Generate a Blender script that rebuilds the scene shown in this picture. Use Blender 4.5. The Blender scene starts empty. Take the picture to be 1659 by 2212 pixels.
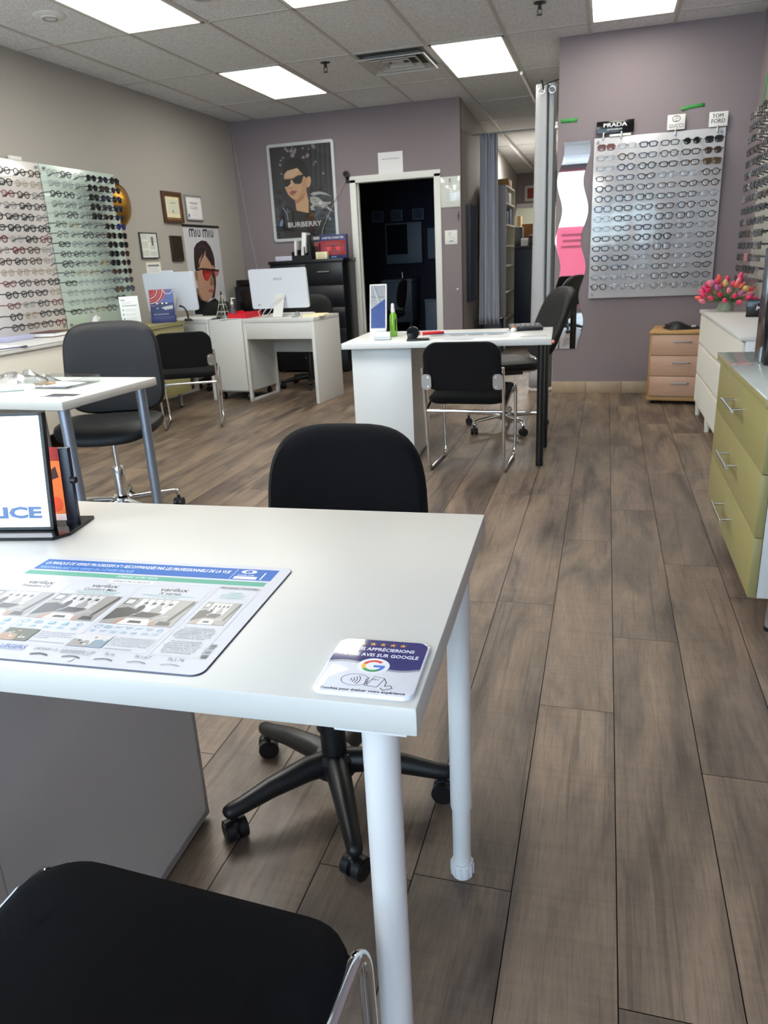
import bpy, bmesh, math, random
from mathutils import Vector, Matrix
random.seed(11)
PI = math.pi
SC = bpy.context.scene
COL = SC.collection

# ------------------------------------------------------------------ materials
def lin(c):
    c = c / 255.0
    return c / 12.92 if c <= 0.04045 else ((c + 0.055) / 1.055) ** 2.4
def L4(rgb): return (lin(rgb[0]), lin(rgb[1]), lin(rgb[2]), 1.0)
MATS = {}
def newmat(name):
    m = bpy.data.materials.new(name); m.use_nodes = True
    nt = m.node_tree; nt.nodes.clear()
    out = nt.nodes.new('ShaderNodeOutputMaterial')
    return m, nt, out
def mat(name, rgb, rough=0.5, metal=0.0, spec=0.5, emis=0.0, coat=0.0, noise=None, bump=None, sheen=0.0):
    """Principled material; noise=(scale, amount) mottles the colour, bump=(scale, strength)."""
    if name in MATS: return MATS[name]
    m, nt, out = newmat(name)
    b = nt.nodes.new('ShaderNodeBsdfPrincipled')
    nt.links.new(b.outputs[0], out.inputs[0])
    b.inputs['Base Color'].default_value = L4(rgb)
    b.inputs['Roughness'].default_value = rough
    b.inputs['Metallic'].default_value = metal
    b.inputs['Specular IOR Level'].default_value = spec
    b.inputs['Coat Weight'].default_value = coat
    b.inputs['Sheen Weight'].default_value = sheen
    if emis:
        b.inputs['Emission Color'].default_value = L4(rgb)
        b.inputs['Emission Strength'].default_value = emis
    if noise or bump:
        tc = nt.nodes.new('ShaderNodeTexCoord')
    if noise:
        n = nt.nodes.new('ShaderNodeTexNoise'); n.inputs['Scale'].default_value = noise[0]; n.inputs['Detail'].default_value = 4
        nt.links.new(tc.outputs['Object'], n.inputs['Vector'])
        mx = nt.nodes.new('ShaderNodeMix'); mx.data_type = 'RGBA'
        a = noise[1]
        mx.inputs[6].default_value = tuple(v * (1 - a) for v in L4(rgb)[:3]) + (1,)
        mx.inputs[7].default_value = tuple(min(1, v * (1 + a)) for v in L4(rgb)[:3]) + (1,)
        nt.links.new(n.outputs['Fac'], mx.inputs[0]); nt.links.new(mx.outputs[2], b.inputs['Base Color'])
    if bump:
        n2 = nt.nodes.new('ShaderNodeTexNoise'); n2.inputs['Scale'].default_value = bump[0]; n2.inputs['Detail'].default_value = 3
        nt.links.new(tc.outputs['Object'], n2.inputs['Vector'])
        bp = nt.nodes.new('ShaderNodeBump'); bp.inputs['Strength'].default_value = bump[1]; bp.inputs['Distance'].default_value = 0.004
        nt.links.new(n2.outputs['Fac'], bp.inputs['Height']); nt.links.new(bp.outputs[0], b.inputs['Normal'])
    MATS[name] = m
    return m
def thin(name, rgb, refl=0.06, rough=0.02):
    """thin clear sheet: transparent with a fresnel reflection"""
    if name in MATS: return MATS[name]
    m, nt, out = newmat(name)
    t = nt.nodes.new('ShaderNodeBsdfTransparent'); t.inputs[0].default_value = L4(rgb)
    g = nt.nodes.new('ShaderNodeBsdfGlossy'); g.inputs['Roughness'].default_value = rough
    lw = nt.nodes.new('ShaderNodeLayerWeight'); pw5 = nt.nodes.new('ShaderNodeMath'); pw5.operation = 'POWER'; pw5.inputs[1].default_value = 5
    nt.links.new(lw.outputs['Facing'], pw5.inputs[0])
    mth = nt.nodes.new('ShaderNodeMath'); mth.operation = 'MULTIPLY_ADD'; mth.inputs[1].default_value = .9 - refl; mth.inputs[2].default_value = refl
    nt.links.new(pw5.outputs[0], mth.inputs[0])
    mx = nt.nodes.new('ShaderNodeMixShader')
    nt.links.new(mth.outputs[0], mx.inputs[0]); nt.links.new(t.outputs[0], mx.inputs[1]); nt.links.new(g.outputs[0], mx.inputs[2])
    nt.links.new(mx.outputs[0], out.inputs[0])
    MATS[name] = m
    return m
def emit(name, rgb, s):
    if name in MATS: return MATS[name]
    m, nt, out = newmat(name)
    e = nt.nodes.new('ShaderNodeEmission'); e.inputs[0].default_value = L4(rgb); e.inputs[1].default_value = s
    nt.links.new(e.outputs[0], out.inputs[0])
    MATS[name] = m
    return m
def wood(name, c1, c2, sx, sy, sz, rough=0.45):
    if name in MATS: return MATS[name]
    m, nt, out = newmat(name)
    b = nt.nodes.new('ShaderNodeBsdfPrincipled'); nt.links.new(b.outputs[0], out.inputs[0])
    tc = nt.nodes.new('ShaderNodeTexCoord'); mp = nt.nodes.new('ShaderNodeMapping'); mp.inputs['Scale'].default_value = (sx, sy, sz)
    n = nt.nodes.new('ShaderNodeTexNoise'); n.inputs['Scale'].default_value = 3; n.inputs['Detail'].default_value = 5; n.inputs['Distortion'].default_value = .6
    mx = nt.nodes.new('ShaderNodeMix'); mx.data_type = 'RGBA'; mx.inputs[6].default_value = L4(c1); mx.inputs[7].default_value = L4(c2)
    nt.links.new(tc.outputs['Object'], mp.inputs[0]); nt.links.new(mp.outputs[0], n.inputs['Vector'])
    nt.links.new(n.outputs['Fac'], mx.inputs[0]); nt.links.new(mx.outputs[2], b.inputs['Base Color']); b.inputs['Roughness'].default_value = rough
    MATS[name] = m
    return m

def floor_mat():
    m, nt, out = newmat('laminate_floor')
    N = nt.nodes.new; K = nt.links.new
    b = N('ShaderNodeBsdfPrincipled'); K(b.outputs[0], out.inputs[0])
    at = N('ShaderNodeAttribute'); at.attribute_name = 'plank'
    tc = N('ShaderNodeTexCoord')
    off = N('ShaderNodeVectorMath'); off.operation = 'SCALE'; off.inputs[3].default_value = 61.0
    K(at.outputs['Color'], off.inputs[0])
    add = N('ShaderNodeVectorMath'); add.operation = 'ADD'; K(tc.outputs['Object'], add.inputs[0]); K(off.outputs[0], add.inputs[1])
    def noise(sx, sy, scale, det, dist=0.0, rgh=.5):
        mp = N('ShaderNodeMapping'); mp.inputs['Scale'].default_value = (sx, sy, 1); K(add.outputs[0], mp.inputs[0])
        n = N('ShaderNodeTexNoise'); n.inputs['Scale'].default_value = scale; n.inputs['Detail'].default_value = det
        n.inputs['Distortion'].default_value = dist; n.inputs['Roughness'].default_value = rgh; K(mp.outputs[0], n.inputs['Vector'])
        return n.outputs['Fac']
    def ramp(src, *stops):
        r = N('ShaderNodeValToRGB'); e = r.color_ramp.elements
        e[0].position, e[0].color = stops[0]; e[1].position, e[1].color = stops[-1]
        for p, c in stops[1:-1]:
            q = e.new(p); q.color = c
        K(src, r.inputs[0]); return r.outputs[0]
    def mul(a, bb, fac=1.0):
        x = N('ShaderNodeMix'); x.data_type = 'RGBA'; x.blend_type = 'MULTIPLY'; x.inputs[0].default_value = fac
        K(a, x.inputs[6]); K(bb, x.inputs[7]); return x.outputs[2]
    g = lambda v: (v, v, v, 1)
    base = ramp(noise(6.5, 1.5, 1.0, 5, .8, .55), (.28, L4((64, 55, 49))), (.42, L4((98, 85, 75))), (.54, L4((118, 102, 88))), (.74, L4((140, 122, 104))))
    fine = ramp(noise(210, 11, 1.0, 4, .4, .65), (.32, g(.74)), (.5, g(.98)), (.72, g(1.16)))
    crack = ramp(noise(34, .9, 1.0, 3, 1.2, .5), (.34, g(.62)), (.42, g(1.0)), (.9, g(1.0)))
    saw = ramp(noise(3.2, 62, 1.0, 3, .5, .6), (.30, g(.88)), (.5, g(1.0)), (.75, g(1.05)))
    sep = N('ShaderNodeSeparateColor'); K(at.outputs['Color'], sep.inputs[0])
    tone = ramp(sep.outputs[1], (0, (.86, .86, .87, 1)), (1, (1.1, 1.08, 1.05, 1)))
    c = mul(mul(mul(mul(base, fine, .85), crack, .8), saw, .9), tone)
    K(c, b.inputs['Base Color'])
    rr = ramp(noise(60, 4, 1.0, 3), (.2, g(.36)), (.8, g(.52))); K(rr, b.inputs['Roughness'])
    b.inputs['Specular IOR Level'].default_value = .45
    bp = N('ShaderNodeBump'); bp.inputs['Strength'].default_value = .25; bp.inputs['Distance'].default_value = .0015
    K(noise(170, 5, 1.0, 4, .3, .6), bp.inputs['Height']); K(bp.outputs[0], b.inputs['Normal'])
    MATS['laminate_floor'] = m
    return m
def ceiling_mat():
    m, nt, out = newmat('acoustic_tile')
    N = nt.nodes.new; K = nt.links.new
    b = N('ShaderNodeBsdfPrincipled'); K(b.outputs[0], out.inputs[0]); b.inputs['Roughness'].default_value = .95; b.inputs['Specular IOR Level'].default_value = .1
    tc = N('ShaderNodeTexCoord')
    n = N('ShaderNodeTexNoise'); n.inputs['Scale'].default_value = 75; n.inputs['Detail'].default_value = 5; n.inputs['Roughness'].default_value = .65; K(tc.outputs['Object'], n.inputs['Vector'])
    r = N('ShaderNodeValToRGB'); r.color_ramp.elements[0].position = .33; r.color_ramp.elements[0].color = L4((200, 202, 204)); r.color_ramp.elements[1].position = .56; r.color_ramp.elements[1].color = L4((236, 239, 242))
    K(n.outputs['Fac'], r.inputs[0]); K(r.outputs[0], b.inputs['Base Color'])
    bp = N('ShaderNodeBump'); bp.inputs['Strength'].default_value = .6; bp.inputs['Distance'].default_value = .006
    K(n.outputs['Fac'], bp.inputs['Height']); K(bp.outputs[0], b.inputs['Normal'])
    return m

WHITE = mat('white_laminate', (212, 211, 204), .38, noise=(3, .02))
WHITE2 = mat('white_lacquer', (212, 213, 212), .32)
WPAINT = mat('white_paint', (226, 226, 224), .5)
PAPER = mat('white_paper', (236, 236, 238), .6)
PAPERW = mat('cream_paper', (232, 222, 184), .7)
BLACKF = mat('black_fabric', (17, 17, 19), .95, spec=.15, bump=(900, .35), sheen=.03)
BLACKL = mat('black_leather', (18, 19, 22), .55, spec=.35, bump=(260, .12))
BLACKP = mat('black_plastic', (19, 20, 22), .42)
BLACKG = mat('black_gloss', (12, 13, 16), .15)
BLACKW = mat('black_wood', (17, 19, 26), .35, noise=(12, .2))
CHROME = mat('chrome', (226, 228, 230), .07, 1.0)
STEEL = mat('brushed_steel', (190, 188, 184), .28, 1.0)
SILVER = mat('silver_paint', (150, 160, 176), .3, .75)
GREYM = mat('grey_metal', (150, 150, 152), .4, .6)
GREEN = mat('olive_laminate', (150, 143, 94), .35)
GREEND = mat('olive_edge', (112, 120, 88), .4)
CLEAR = thin('clear_acrylic', (243, 246, 247), .05)
CLEARF = thin('clear_film', (235, 238, 240), .16, .12)
GLASS = thin('window_glass', (242, 250, 250), .05)
LENS = thin('clear_lens', (232, 234, 236), .07)
MIRROR = mat('mirror_silver', (242, 244, 244), .015, 1.0)
PURPLE = mat('mauve_wall_paint', (138, 127, 132), .75, spec=.25, noise=(1.5, .02), bump=(120, .05))
GREIGE = mat('greige_wall_paint', (170, 166, 160), .75, spec=.25, noise=(1.5, .02), bump=(120, .05))
CEIL = ceiling_mat()
FLOORM = floor_mat()
DARK = mat('dark_gap', (14, 12, 11), .9)

# ------------------------------------------------------------------ mesh helpers
class M:
    def __init__(s, matl=None):
        s.bm = bmesh.new(); s.mats = []; s.cur = 0
        s.mt(matl or WHITE)
    def mt(s, m):
        if m not in s.mats: s.mats.append(m)
        s.cur = s.mats.index(m); return s
    def _tag(s, faces):
        for f in faces: f.material_index = s.cur
    def box(s, c, d, bev=0.0, m=None, rot=None, seg=2):
        if m: s.mt(m)
        mtx = Matrix.Translation(c)
        if rot is not None: mtx = mtx @ rot
        mtx = mtx @ Matrix.Diagonal((d[0], d[1], d[2], 1))
        r = bmesh.ops.create_cube(s.bm, size=1.0, matrix=mtx)
        vs = r['verts']; fs = list({f for v in vs for f in v.link_faces})
        s._tag(fs)
        if bev > 0:
            es = list({e for v in vs for e in v.link_edges})
            rr = bmesh.ops.bevel(s.bm, geom=es, offset=bev, segments=seg, affect='EDGES', profile=.5)
            s._tag(rr['faces'])
        return s
    def span(s, a, b, bev=0.0, m=None):
        return s.box([(a[i] + b[i]) / 2 for i in range(3)], [abs(b[i] - a[i]) for i in range(3)], bev, m)
    def ring(s, pts):
        return [s.bm.verts.new(p) for p in pts]
    def skin(s, rings, closed_ends=True, wrap=True, loop=False):
        n = len(rings[0]); fs = []
        pr = list(zip(rings, rings[1:])) + ([(rings[-1], rings[0])] if loop else [])
        for a, b in pr:
            for i in range(n if wrap else n - 1):
                j = (i + 1) % n
                try: fs.append(s.bm.faces.new((a[i], a[j], b[j], b[i])))
                except ValueError: pass
        if closed_ends and not loop:
            for q, rv in ((rings[0], True), (rings[-1], False)):
                try: fs.append(s.bm.faces.new(list(reversed(q)) if rv else q))
                except ValueError: pass
        s._tag(fs); return s
    def cyl(s, p1, p2, r, seg=20, r2=None, m=None):
        if m: s.mt(m)
        p1, p2 = Vector(p1), Vector(p2); ax = (p2 - p1).normalized()
        u = ax.orthogonal().normalized(); v = ax.cross(u)
        r2 = r if r2 is None else r2
        A = [p1 + (u * math.cos(2 * PI * i / seg) + v * math.sin(2 * PI * i / seg)) * r for i in range(seg)]
        B = [p2 + (u * math.cos(2 * PI * i / seg) + v * math.sin(2 * PI * i / seg)) * r2 for i in range(seg)]
        return s.skin([s.ring(A), s.ring(B)])
    def lathe(s, prof, c=(0, 0, 0), seg=24, m=None, axis='z'):
        if m: s.mt(m)
        rings = []
        for r, z in prof:
            r = max(r, 1e-5)
            pts = []
            for i in range(seg):
                a = 2 * PI * i / seg; x, y = r * math.cos(a), r * math.sin(a)
                if axis == 'z': p = (c[0] + x, c[1] + y, c[2] + z)
                elif axis == 'x': p = (c[0] + z, c[1] + x, c[2] + y)
                else: p = (c[0] + y, c[1] + z, c[2] + x)
                pts.append(p)
            rings.append(s.ring(pts))
        return s.skin(rings)
    def tube(s, pts, r, seg=10, m=None, closed=False, flat=1.0, up=None):
        """sweep a (flattened) circle along a polyline; r may be a list"""
        if m: s.mt(m)
        P = [Vector(p) for p in pts]; n = len(P); rings = []; nrm = None
        for i in range(n):
            if closed: t = (P[(i + 1) % n] - P[i - 1])
            elif i == 0: t = P[1] - P[0]
            elif i == n - 1: t = P[-1] - P[-2]
            else: t = (P[i + 1] - P[i]).normalized() + (P[i] - P[i - 1]).normalized()
            t.normalize()
            if up is not None:
                w = Vector(up); nrm = (w - t * w.dot(t))
                nrm = nrm.normalized() if nrm.length > 1e-6 else t.orthogonal().normalized()
            elif nrm is None: nrm = t.orthogonal().normalized()
            else:
                nrm = nrm - t * nrm.dot(t)
                nrm = nrm.normalized() if nrm.length > 1e-6 else t.orthogonal().normalized()
            b = t.cross(nrm); rr = r[i] if isinstance(r, (list, tuple)) else r
            rings.append(s.ring([P[i] + nrm * (math.cos(2 * PI * k / seg) * rr) + b * (math.sin(2 * PI * k / seg) * rr * flat) for k in range(seg)]))
        return s.skin(rings, loop=closed)
    def prism(s, poly, h0, h1, to=None, m=None):
        """extrude a 2D outline (ccw) from h0 to h1; to(x,y,h)->point"""
        if m: s.mt(m)
        to = to or (lambda x, y, h: (x, y, h))
        A = s.ring([to(x, y, h0) for x, y in poly]); B = s.ring([to(x, y, h1) for x, y in poly])
        return s.skin([A, B])
    def cushion(s, outline, layers, fn=None, m=None):
        """stack of scaled outlines: layers = [(inset, h)], fn(x,y,h)->point"""
        if m: s.mt(m)
        fn = fn or (lambda x, y, h: (x, y, h))
        cx = sum(p[0] for p in outline) / len(outline); cy = sum(p[1] for p in outline) / len(outline)
        rings = []
        for ins, h in layers:
            pts = []
            for x, y in outline:
                d = math.hypot(x - cx, y - cy); k = max(0.0, 1 - ins / d)
                pts.append(fn(cx + (x - cx) * k, cy + (y - cy) * k, h))
            rings.append(s.ring(pts))
        return s.skin(rings)
    def quad(s, a, b, c, d, m=None):
        if m: s.mt(m)
        f = s.bm.faces.new(s.ring([a, b, c, d])); s._tag([f]); return s
    def grid(s, P, m=None):
        if m: s.mt(m)
        R = [s.ring(r) for r in P]; return s.skin(R, closed_ends=False, wrap=False)
    def mesh(s, name, sharp=38):
        bmesh.ops.recalc_face_normals(s.bm, faces=s.bm.faces[:])
        a = math.radians(sharp)
        for f in s.bm.faces: f.smooth = True
        for e in s.bm.edges:
            if len(e.link_faces) == 2 and e.calc_face_angle(0) > a: e.smooth = False
        me = bpy.data.meshes.new(name); s.bm.to_mesh(me); s.bm.free()
        for q in s.mats: me.materials.append(q)
        return me
    def build(s, name, parent=None, loc=None, rot=None, sharp=38):
        o = bpy.data.objects.new(name, s.mesh(name, sharp)); COL.objects.link(o)
        if parent: o.parent = parent
        if loc is not None: o.location = loc
        if rot is not None: o.rotation_euler = rot
        return o
def tag(o, label, cat, group=None, kind=None):
    o['label'] = label; o['category'] = cat
    if group: o['group'] = group
    if kind: o['kind'] = kind
    return o
def thing(name, label, cat, loc=(0, 0, 0), rz=0.0, group=None):
    o = bpy.data.objects.new(name, None); COL.objects.link(o); o.empty_display_size = .05
    o.location = loc; o.rotation_euler = (0, 0, rz)
    return tag(o, label, cat, group)
def structure(o):
    o['kind'] = 'structure'; return o
def single(o, label, cat, group=None): return tag(o, label, cat, group)

def rrect(w, h, r, n=6, cx=0, cy=0):
    """rounded rectangle outline, ccw"""
    out = []
    for (sx, sy, a0) in ((1, 1, 0), (-1, 1, 90), (-1, -1, 180), (1, -1, 270)):
        for i in range(n + 1):
            a = math.radians(a0 + 90 * i / n)
            out.append((cx + sx * (w / 2 - r) + r * math.cos(a), cy + sy * (h / 2 - r) + r * math.sin(a)))
    return out
def superell(w, h, p, n=48):
    out = []
    for i in range(n):
        a = 2 * PI * i / n; c, s_ = math.cos(a), math.sin(a)
        out.append((w / 2 * math.copysign(abs(c) ** (2 / p), c), h / 2 * math.copysign(abs(s_) ** (2 / p), s_)))
    return out
def fillet(pts, r, n=6):
    """round the corners of a polyline"""
    P = [Vector(p) for p in pts]; out = [P[0]]
    for i in range(1, len(P) - 1):
        a, b, c = P[i - 1], P[i], P[i + 1]
        d1 = (a - b).normalized(); d2 = (c - b).normalized()
        rr = min(r, (a - b).length * .48, (c - b).length * .48)
        p, q = b + d1 * rr, b + d2 * rr
        for k in range(n + 1):
            t = k / n; out.append(p * (1 - t) ** 2 + b * 2 * t * (1 - t) + q * t * t)
    out.append(P[-1]); return out

# ------------------------------------------------------------------ flat printed graphics
_TX = {}
def text_geo(s, fat=0.0):
    if (s, fat) in _TX: return _TX[(s, fat)]
    c = bpy.data.curves.new('t', 'FONT'); c.body = s; c.resolution_u = 2; c.offset = fat
    o = bpy.data.objects.new('t', c); me = o.to_mesh()
    vs = [tuple(v.co) for v in me.vertices]; fs = [tuple(p.vertices) for p in me.polygons]
    o.to_mesh_clear(); bpy.data.objects.remove(o); bpy.data.curves.remove(c)
    _TX[(s, fat)] = (vs, fs); return _TX[(s, fat)]
CAP = max(v[1] for v in text_geo('H')[0])
class G(M):
    """2D print in the local XY plane, every call lies a hair above the last"""
    def __init__(s, eps=.00012, z=0.0, matl=None):
        super().__init__(matl); s.z = z; s.eps = min(eps, 2e-5)
    def poly(s, pts, m):
        s.mt(m); s.z += s.eps
        vs = [s.bm.verts.new((x, y, s.z)) for x, y in pts]
        try: f = s.bm.faces.new(vs)
        except ValueError: return s
        s._tag([f]); return s
    def rect(s, x0, y0, x1, y1, m): return s.poly([(x0, y0), (x1, y0), (x1, y1), (x0, y1)], m)
    def disc(s, cx, cy, rx, ry, m, n=28, a0=0, a1=360):
        return s.poly([(cx + rx * math.cos(math.radians(a0 + (a1 - a0) * i / n)), cy + ry * math.sin(math.radians(a0 + (a1 - a0) * i / n))) for i in range(n if a1 - a0 == 360 else n + 1)], m)
    def arc(s, cx, cy, r, w, a0, a1, m, n=24, ry=None):
        ry = ry or r; s.mt(m); s.z += s.eps; k = ry / r
        A = []; B = []
        for i in range(n + 1):
            a = math.radians(a0 + (a1 - a0) * i / n)
            A.append(s.bm.verts.new((cx + (r - w / 2) * math.cos(a), cy + (r - w / 2) * k * math.sin(a), s.z)))
            B.append(s.bm.verts.new((cx + (r + w / 2) * math.cos(a), cy + (r + w / 2) * k * math.sin(a), s.z)))
        fs = [s.bm.faces.new((A[i], B[i], B[i + 1], A[i + 1])) for i in range(n)]
        s._tag(fs); return s
    def line(s, pts, w, m):
        s.mt(m); s.z += s.eps
        for a, b in zip(pts, pts[1:]):
            d = Vector((b[0] - a[0], b[1] - a[1])); 
            if d.length < 1e-7: continue
            d.normalize(); nx, ny = -d.y * w / 2, d.x * w / 2
            f = s.bm.faces.new([s.bm.verts.new((p[0] + q * nx, p[1] + q * ny, s.z)) for p, q in ((a, -1), (b, -1), (b, 1), (a, 1))]); s._tag([f])
        return s
    def frame(s, x0, y0, x1, y1, w, m): return s.line([(x0, y0), (x1, y0), (x1, y1), (x0, y1), (x0, y0)], w, m)
    def text(s, t, x, y, h, m, w=None, al='c', shear=0.0, bold=0.0, mirror=False, fat=0.0):
        """cap height h; w = width to fit; al c/l/r"""
        s.mt(m); s.z += s.eps
        vs, fs = text_geo(t, fat)
        if not vs: return s
        x0 = min(v[0] for v in vs); x1 = max(v[0] for v in vs)
        ky = h / CAP; kx = (w / (x1 - x0)) if w else ky
        W = (x1 - x0) * kx; ox = x - (W / 2 if al == 'c' else W if al == 'r' else 0)
        for dx in ([0] if not bold else [-bold, 0, bold]):
            nv = []
            for v in vs:
                px = (v[0] - x0) * kx
                if mirror: px = W - px
                nv.append(s.bm.verts.new((ox + px + dx + shear * v[1] * ky, y + v[1] * ky, s.z)))
            nf = []
            for f in fs:
                try: nf.append(s.bm.faces.new([nv[i] for i in f]))
                except ValueError: pass
            s._tag(nf); s.z += s.eps * .2
        return s
    def lines(s, x0, x1, y, n, dy, th, m, al='l', jit=.25):
        for i in range(n):
            w = (x1 - x0) * (1 - random.random() * jit)
            a = x0 if al == 'l' else (x0 + x1 - w) / 2
            s.rect(a, y - i * dy, a + w, y - i * dy + th, m)
        return s
def up_wall(facing):
    """rotation taking the print plane XY to a wall: facing '-y', '+x', '-x'"""
    return {'-y': (PI / 2, 0, 0), '+x': (PI / 2, 0, PI / 2), '-x': (PI / 2, 0, -PI / 2), '+y': (PI / 2, 0, PI)}[facing]
INK = mat('black_ink', (26, 26, 30), .5)
INKG = mat('grey_ink', (120, 122, 128), .6)
INKL = mat('light_ink', (186, 188, 192), .6)

# ------------------------------------------------------------------ camera
H = 1.19
SKY, UNSEEN_LAMP, EXPO = 10.0, 36, 0.56
yaw, pit, rol, F = 0.29296040823405756, 0.32705751906931696, 0.050814845812297296, 1601.5198675020592
fwd = Vector((-math.sin(yaw) * math.cos(pit), math.cos(yaw) * math.cos(pit), -math.sin(pit)))
rt = Vector((math.cos(yaw), math.sin(yaw), 0)); dn = fwd.cross(rt)
r2 = rt * math.cos(rol) + dn * math.sin(rol); d2 = dn * math.cos(rol) - rt * math.sin(rol)
cam = bpy.data.cameras.new('camera'); co = bpy.data.objects.new('camera', cam); COL.objects.link(co)
mx = Matrix((r2, -d2, -fwd)).transposed().to_4x4(); mx.translation = (0, 0, H); co.matrix_world = mx
cam.sensor_fit = 'HORIZONTAL'; cam.sensor_width = 36; cam.lens = 36 * F / 1659
cam.clip_start = .02; cam.clip_end = 100
cam.dof.use_dof = True; cam.dof.focus_distance = 1.15; cam.dof.aperture_fstop = 20
SC.camera = co
def ray(px, py):
    return (r2 * ((px - 829.5) / F) + d2 * ((py - 1106) / F) + fwd)
def at_x(px, py, x): d = ray(px, py); return Vector((0, 0, H)) + d * (x / d.x)
def at_y(px, py, y): d = ray(px, py); return Vector((0, 0, H)) + d * (y / d.y)
def at_z(px, py, z): d = ray(px, py); return Vector((0, 0, H)) + d * ((z - H) / d.z)

# ------------------------------------------------------------------ the room
XL, YB, YW, XR, ZC, YF, YH = -4.177, 8.565, 6.753, 1.03, 2.755, -2.55, 17.0
XD = -1.54            # right end of the back wall
XW = -0.42            # left end of the display wall
# floor: planks with open seams over a dark bed
fm = bmesh.new(); lay = fm.loops.layers.float_color.new('plank')
PW, PL, X0 = .1985, 1.2955, .073
phase = {0: 2.25, 1: 1.602, -1: 1.815, -2: 2.449}
rnd = random.Random(5)
for k in range(-22, 6):
    ph = phase.get(k, rnd.random() * PL)
    xa, xb = X0 + k * PW, X0 + (k + 1) * PW
    n0 = int((YF - ph) / PL) - 1
    for j in range(n0, n0 + 17):
        ya, yb = ph + j * PL, ph + (j + 1) * PL
        if yb < YF - .1 or ya > YH + 2.6: continue
        c = (rnd.random(), rnd.random(), rnd.random(), 1)
        vs = [fm.verts.new(p) for p in ((xa + .0011, ya + .0009, 0), (xb - .0011, ya + .0009, 0), (xb - .0011, yb - .0009, 0), (xa + .0011, yb - .0009, 0))]
        f = fm.faces.new(vs)
        for lp in f.loops: lp[lay] = c
f = fm.faces.new([fm.verts.new(p) for p in ((XL - .3, YF - .2, -.004), (1.3, YF - .2, -.004), (1.3, YH + 2.8, -.004), (XL - .3, YH + 2.8, -.004))]); f.material_index = 1
me = bpy.data.meshes.new('floor'); fm.to_mesh(me); fm.free(); me.materials.append(FLOORM); me.materials.append(DARK)
fo = bpy.data.objects.new('floor', me); COL.objects.link(fo); structure(fo)

structure(M(CEIL).span((XL - .1, YF - .1, ZC), (1.13, YH + 2.8, ZC + .05)).build('ceiling'))
structure(M(GREIGE).span((XL - .1, YF - .1, 0), (XL, YB + .1, ZC)).build('wall_left'))
DX0, DX1, DZ = -2.745, -1.80, 2.035
w = M(PURPLE)
w.span((XL, YB, 0), (DX0, YB + .1, ZC)).span((DX1, YB, 0), (XD, YB + .1, ZC)).span((DX0, YB, DZ), (DX1, YB + .1, ZC))
structure(w.build('wall_back'))
structure(M(PURPLE).span((XW, YW, 0), (1.13, YW + .1, ZC)).build('wall_right'))
structure(M(PURPLE).span((XR, YF - .1, 0), (1.13, YW, ZC)).build('wall_side'))
structure(M(GREIGE).prism([(XD, YB + .1), (-1.87, YH), (-1.97, YH), (XD - .1, YB + .1)], 0, ZC).build('wall_hall_left'))
structure(M(GREIGE).span((XW, YW + .1, 0), (XW + .1, YH, ZC)).build('wall_hall_right'))
w = M(mat('far_wall_paint', (150, 140, 142), .8))
w.span((-2.2, YH, 2.15), (-.3, YH + .1, ZC)).span((-2.2, YH, 0), (-1.90, YH + .1, 2.15))
structure(w.build('wall_far'))
structure(M(WPAINT).span((-1.92, YH - .03, 2.08), (-.42, YH, 2.17)).build('trim_1'))
# front of the shop: sill wall, header, piers and the glazing behind the photographer
w = M(PURPLE)
w.span((XL, YF - .1, 0), (XR, YF, .12)).span((XL, YF - .1, 2.68), (XR, YF, ZC)).span((.62, YF - .1, .12), (.68, YF, 2.68)).span((XL, YF - .1, .12), (-4.05, YF, 2.68))  # sill made low to let more daylight in under the near desk
structure(w.build('wall_front'))
FR = mat('window_frame_red', (176, 96, 104), .5)
for i, (a, b) in enumerate(((-4.05, -2.65), (-2.65, -1.15), (-1.15, .62), (.68, XR))):  # last bay is unseen, added for more side light on the near drawers
    g = M(FR)
    g.span((a, YF - .09, .12), (a + .05, YF - .01, 2.68)).span((b - .05, YF - .09, .12), (b, YF - .01, 2.68))
    g.span((a, YF - .09, .12), (b, YF - .01, .17)).span((a, YF - .09, 2.63), (b, YF - .01, 2.68))
    wo = structure(g.build('window_%d' % (i + 1)))
    M(GLASS).quad((a + .05, YF - .05, .17), (b - .05, YF - .05, .17), (b - .05, YF - .05, 2.63), (a + .05, YF - .05, 2.63)).build('pane', wo)
# ceiling grid
TB = mat('ceiling_grid_metal', (196, 194, 189), .45)
g = M(TB)
GX = [-.809 + .6096 * k for k in range(-5, 4)]
GY = [6.456 + 1.232 * k for k in range(-7, 9)]
for x in GX: g.span((x - .012, YF, ZC - .006), (x + .012, YH, ZC + .002))
for y in GY: g.span((XL, y - .012, ZC - .0055), (XR, y + .012, ZC + .002))
g.span((GX[3], 7.085, ZC - .0055), (GX[4], 7.109, ZC + .002))
structure(g.build('trim_2'))
# stone baseboard under the display wall
st = mat('beige_stone', (172, 152, 128), .45, noise=(14, .16))
g = M(st)
for i in range(5): g.span((XW + i * .295, YW - .014, 0), (min(XR, XW + (i + 1) * .295 - .003), YW, .098), .002)
structure(g.build('baseboard_right'))
RAIL = mat('white_rail', (244, 244, 244), .25)
structure(M(RAIL).cyl((-.815, 7.70, ZC - .022), (-.815, 9.9, ZC - .022), .014, 12).build('trim_3'))
structure(M(RAIL).cyl((-1.45, 11.2, ZC - .035), (-1.45, 16.5, ZC - .035), .024, 12).build('trim_4'))
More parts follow.
